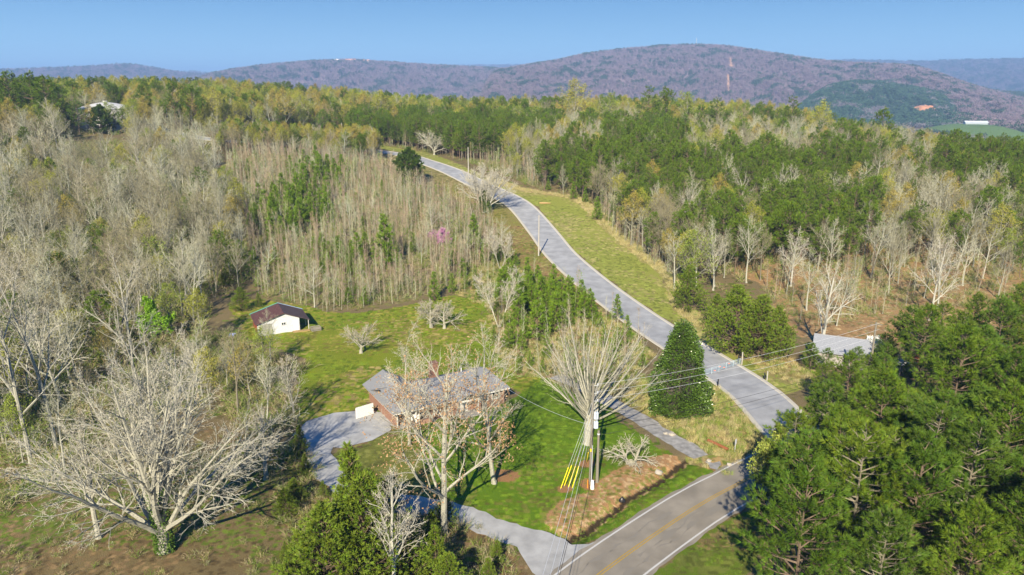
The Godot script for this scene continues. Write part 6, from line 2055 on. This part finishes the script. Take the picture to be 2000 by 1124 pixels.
func build_hills() -> void:
	build_far_trees()
	build_hill("main_ridge", RIDGE_MAIN, 1500, 1500, -55, 75000, 1.25, 0.0, Color(1, 1, 1))
	build_hill("left_ridge", RIDGE_LEFT, 1600, 1500, -50, 45000, 1.4, 0.05, Color(1, 1, 1))
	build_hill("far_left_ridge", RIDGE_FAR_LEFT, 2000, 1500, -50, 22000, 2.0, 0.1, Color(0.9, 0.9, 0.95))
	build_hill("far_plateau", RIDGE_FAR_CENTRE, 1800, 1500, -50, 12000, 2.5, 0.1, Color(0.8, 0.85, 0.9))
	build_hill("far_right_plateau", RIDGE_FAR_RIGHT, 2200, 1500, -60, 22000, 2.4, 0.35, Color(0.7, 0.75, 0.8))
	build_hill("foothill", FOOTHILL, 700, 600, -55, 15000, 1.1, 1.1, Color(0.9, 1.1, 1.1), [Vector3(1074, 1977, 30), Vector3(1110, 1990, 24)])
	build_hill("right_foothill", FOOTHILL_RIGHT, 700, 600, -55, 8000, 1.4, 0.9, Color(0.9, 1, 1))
	# valley woods
	var xf := [[], []]
	var cl := [[], []]
	for k in 26000:
		var d := rng.randf_range(750, 3300)
		var x := d * rng.randf_range(-0.3, 0.85)
		var n := noise.get_noise_2d(x * 0.5, d * 0.25)
		if Vector2((x - 945) * 1.4, (d - 1500) * 0.5).length() < 130 or (n > 0.25 and rng.randf() < 0.9):
			continue
		var kind := 1 if noise.get_noise_2d(x * 0.4 + 400, d * 0.4) + rng.randfn() * 0.1 > 0.22 else 0
		var f := rng.randf_range(0.7, 1.3)
		xf[kind].append(Transform3D(Basis(Vector3.UP, rng.randf() * TAU).scaled(Vector3.ONE * rng.randf_range(0.8, 1.3)), Vector3(x, hgt(x, d), -d)))
		cl[kind].append((Color(0.21, 0.175, 0.15) if kind == 0 else Color(0.05, 0.08, 0.04)) * f)
	var root := Node3D.new()
	root.name = "valley_forest"
	add_child(root)
	root.set_meta("kind", "stuff")
	tag(root, "blue grey woods on the valley floor below the ridges", "forest")
	for k in 2:
		many(["bare_crowns", "pine_crowns"][k], far_tree[k], mat(1, 1, 1, 1.0, true), xf[k], cl[k], root)
	# pasture on a low knoll with the long white barn
	var g := Geo.new()
	var c := Vector2(957, 1560)
	for r in 6:
		for i in 32:
			var q := []
			for k in [[r, i], [r + 1, i], [r + 1, i + 1], [r, i + 1]]:
				var an: float = TAU * (int(k[1]) % 32) / 32.0
				var f: float = k[0] / 6.0
				var w := c + Vector2(cos(an) * 95.0, sin(an) * 200.0) * f * (1.0 + 0.12 * sin(an * 3.0))
				q.append(on(w.x, w.y, 21.0 * (1.0 - ss(0.25, 1.0, f)) - 1.0))
			g.quad(q[0], q[1], q[2], q[3])
	struct("pasture_field", g.mesh(), grained(0.14, 0.23, 0.05, 0.95, 60.0, 0.7))
	var t := thing("long_barn", "long white barn on the green pasture in the valley", "barn", on(968, 1585, 19.6), -0.1)
	var white := mat(0.5, 0.55, 0.6, 0.6)
	wall_box("wall", Vector3(-22, 0, -6), Vector3(22, 4, 6), mat(0.35, 0.4, 0.45), t)
	g = Geo.new()
	slab(g, Vector3(-23, 3.8, 7), Vector3(23, 3.8, 7), Vector3(23, 7.0, 0), Vector3(-23, 7.0, 0), 0.3)
	slab(g, Vector3(-23, 7.0, 0), Vector3(23, 7.0, 0), Vector3(23, 3.8, -7), Vector3(-23, 3.8, -7), 0.3)
	part("roof", g.mesh(), white, t)
	# houses on the ridges
	var hs := [[RIDGE_LEFT, 0.455, 0.97, 60.0, Color(0.6, 0.3, 0.22), "red roofed buildings in a row on the left ridge top", 3], [RIDGE_LEFT, 0.49, 0.96, 34.0, Color(0.62, 0.33, 0.25), "small red roofed building on the left ridge top", 3], [RIDGE_LEFT, 0.425, 0.965, 22.0, Color(0.75, 0.7, 0.65), "tiny pale house on the left ridge top", 1], [RIDGE_FAR_RIGHT, 0.36, 0.995, 60.0, Color(0.8, 0.78, 0.74), "pale building on the edge of far right plateau", 1], [RIDGE_FAR_RIGHT, 0.27, 0.995, 40.0, Color(0.8, 0.78, 0.74), "tiny pale house near the left end of far right plateau", 1]]
	for h in hs:
		var front := 1600.0 if h[0] == RIDGE_LEFT else 2200.0
		var base := -50.0 if h[0] == RIDGE_LEFT else -60.0
		var p := hill_point(h[0], h[1], h[2], front, 1500.0, base)
		t = thing("hilltop_house", h[5], "building", p + Vector3.UP * 6.0, 0.0, "buildings on the ridges")
		var L: float = h[3]
		wall_box("wall", Vector3(-L / 2, -10, -7), Vector3(L / 2, 8, 7), mat(0.7, 0.66, 0.6), t)
		g = Geo.new()
		slab(g, Vector3(-L / 2 - 1, 7.8, 8), Vector3(L / 2 + 1, 7.8, 8), Vector3(L / 2 + 1, 13, 0), Vector3(-L / 2 - 1, 13, 0), 0.4)
		slab(g, Vector3(-L / 2 - 1, 13, 0), Vector3(L / 2 + 1, 13, 0), Vector3(L / 2 + 1, 7.8, -8), Vector3(-L / 2 - 1, 7.8, -8), 0.4)
		part("roof", g.mesh(), mat(h[4].r, h[4].g, h[4].b), t)
	var top := crest_at(RIDGE_MAIN, 7.0 / 19.0)
	t = thing("radio_mast", "thin radio mast on top of the main ridge", "mast", Vector3(top.x, top.y, -top.z))
	g = Geo.new()
	g.rod(Vector3(0, -2, 0), Vector3(0, 45, 0), 1.2, 0.7, 4)
	part("mast", g.mesh(), mat(0.5, 0.5, 0.52), t)
	g = Geo.new()
	g.rod(Vector3(-3, 34, 0), Vector3(3, 34, 0), 0.8, 0.8, 4)
	part("antenna", g.mesh(), mat(0.6, 0.6, 0.6), t)

# ---------------------------------------------------------------- the scene
func _ready() -> void:
	var cam := Camera3D.new()
	cam.fov = 42.371
	cam.near = 1.0
	cam.far = 30000.0
	add_child(cam)
	cam.position = EYE
	cam.rotation_degrees = Vector3(-15.312, 0, 0)
	cam.current = true

	var sky_mat := ProceduralSkyMaterial.new()
	sky_mat.sky_top_color = lin(0.003, 0.078, 0.26)
	sky_mat.sky_horizon_color = lin(0.26, 0.46, 0.58)
	sky_mat.sky_curve = 0.06
	sky_mat.ground_bottom_color = lin(0.12, 0.13, 0.12)
	sky_mat.ground_horizon_color = lin(0.13, 0.24, 0.36)
	sky_mat.sun_angle_max = 1.0
	var sky := Sky.new()
	sky.sky_material = sky_mat
	var env := Environment.new()
	env.background_mode = Environment.BG_SKY
	env.sky = sky
	env.tonemap_mode = Environment.TONE_MAPPER_LINEAR
	env.tonemap_exposure = 2.15
	env.sdfgi_enabled = true
	env.ssao_enabled = true
	env.ssil_enabled = true
	env.fog_enabled = true
	env.fog_density = 0.00015
	env.fog_light_color = Color(0.62, 0.78, 1.0)
	var we := WorldEnvironment.new()
	we.environment = env
	add_child(we)

	var sun := DirectionalLight3D.new()
	sun.light_energy = 1.6
	sun.light_color = Color(1.0, 0.945, 0.84)
	sun.light_angular_distance = 0.5
	sun.shadow_enabled = true
	add_child(sun)
	sun.look_at_from_position(Vector3.ZERO, Vector3(0.204 * cos(deg_to_rad(32)), -sin(deg_to_rad(32)), -0.979 * cos(deg_to_rad(32))))

	rng.seed = 20240
	noise.seed = 5
	noise.frequency = 0.02
	noise.fractal_octaves = 3
	build_ground()
	build_roads()
	build_hills()
	build_house()
	build_shed()
	build_far_house()
	build_tank()
	build_protos()
	build_feature_trees()
	build_woods()
	plant_all()
	build_poles()
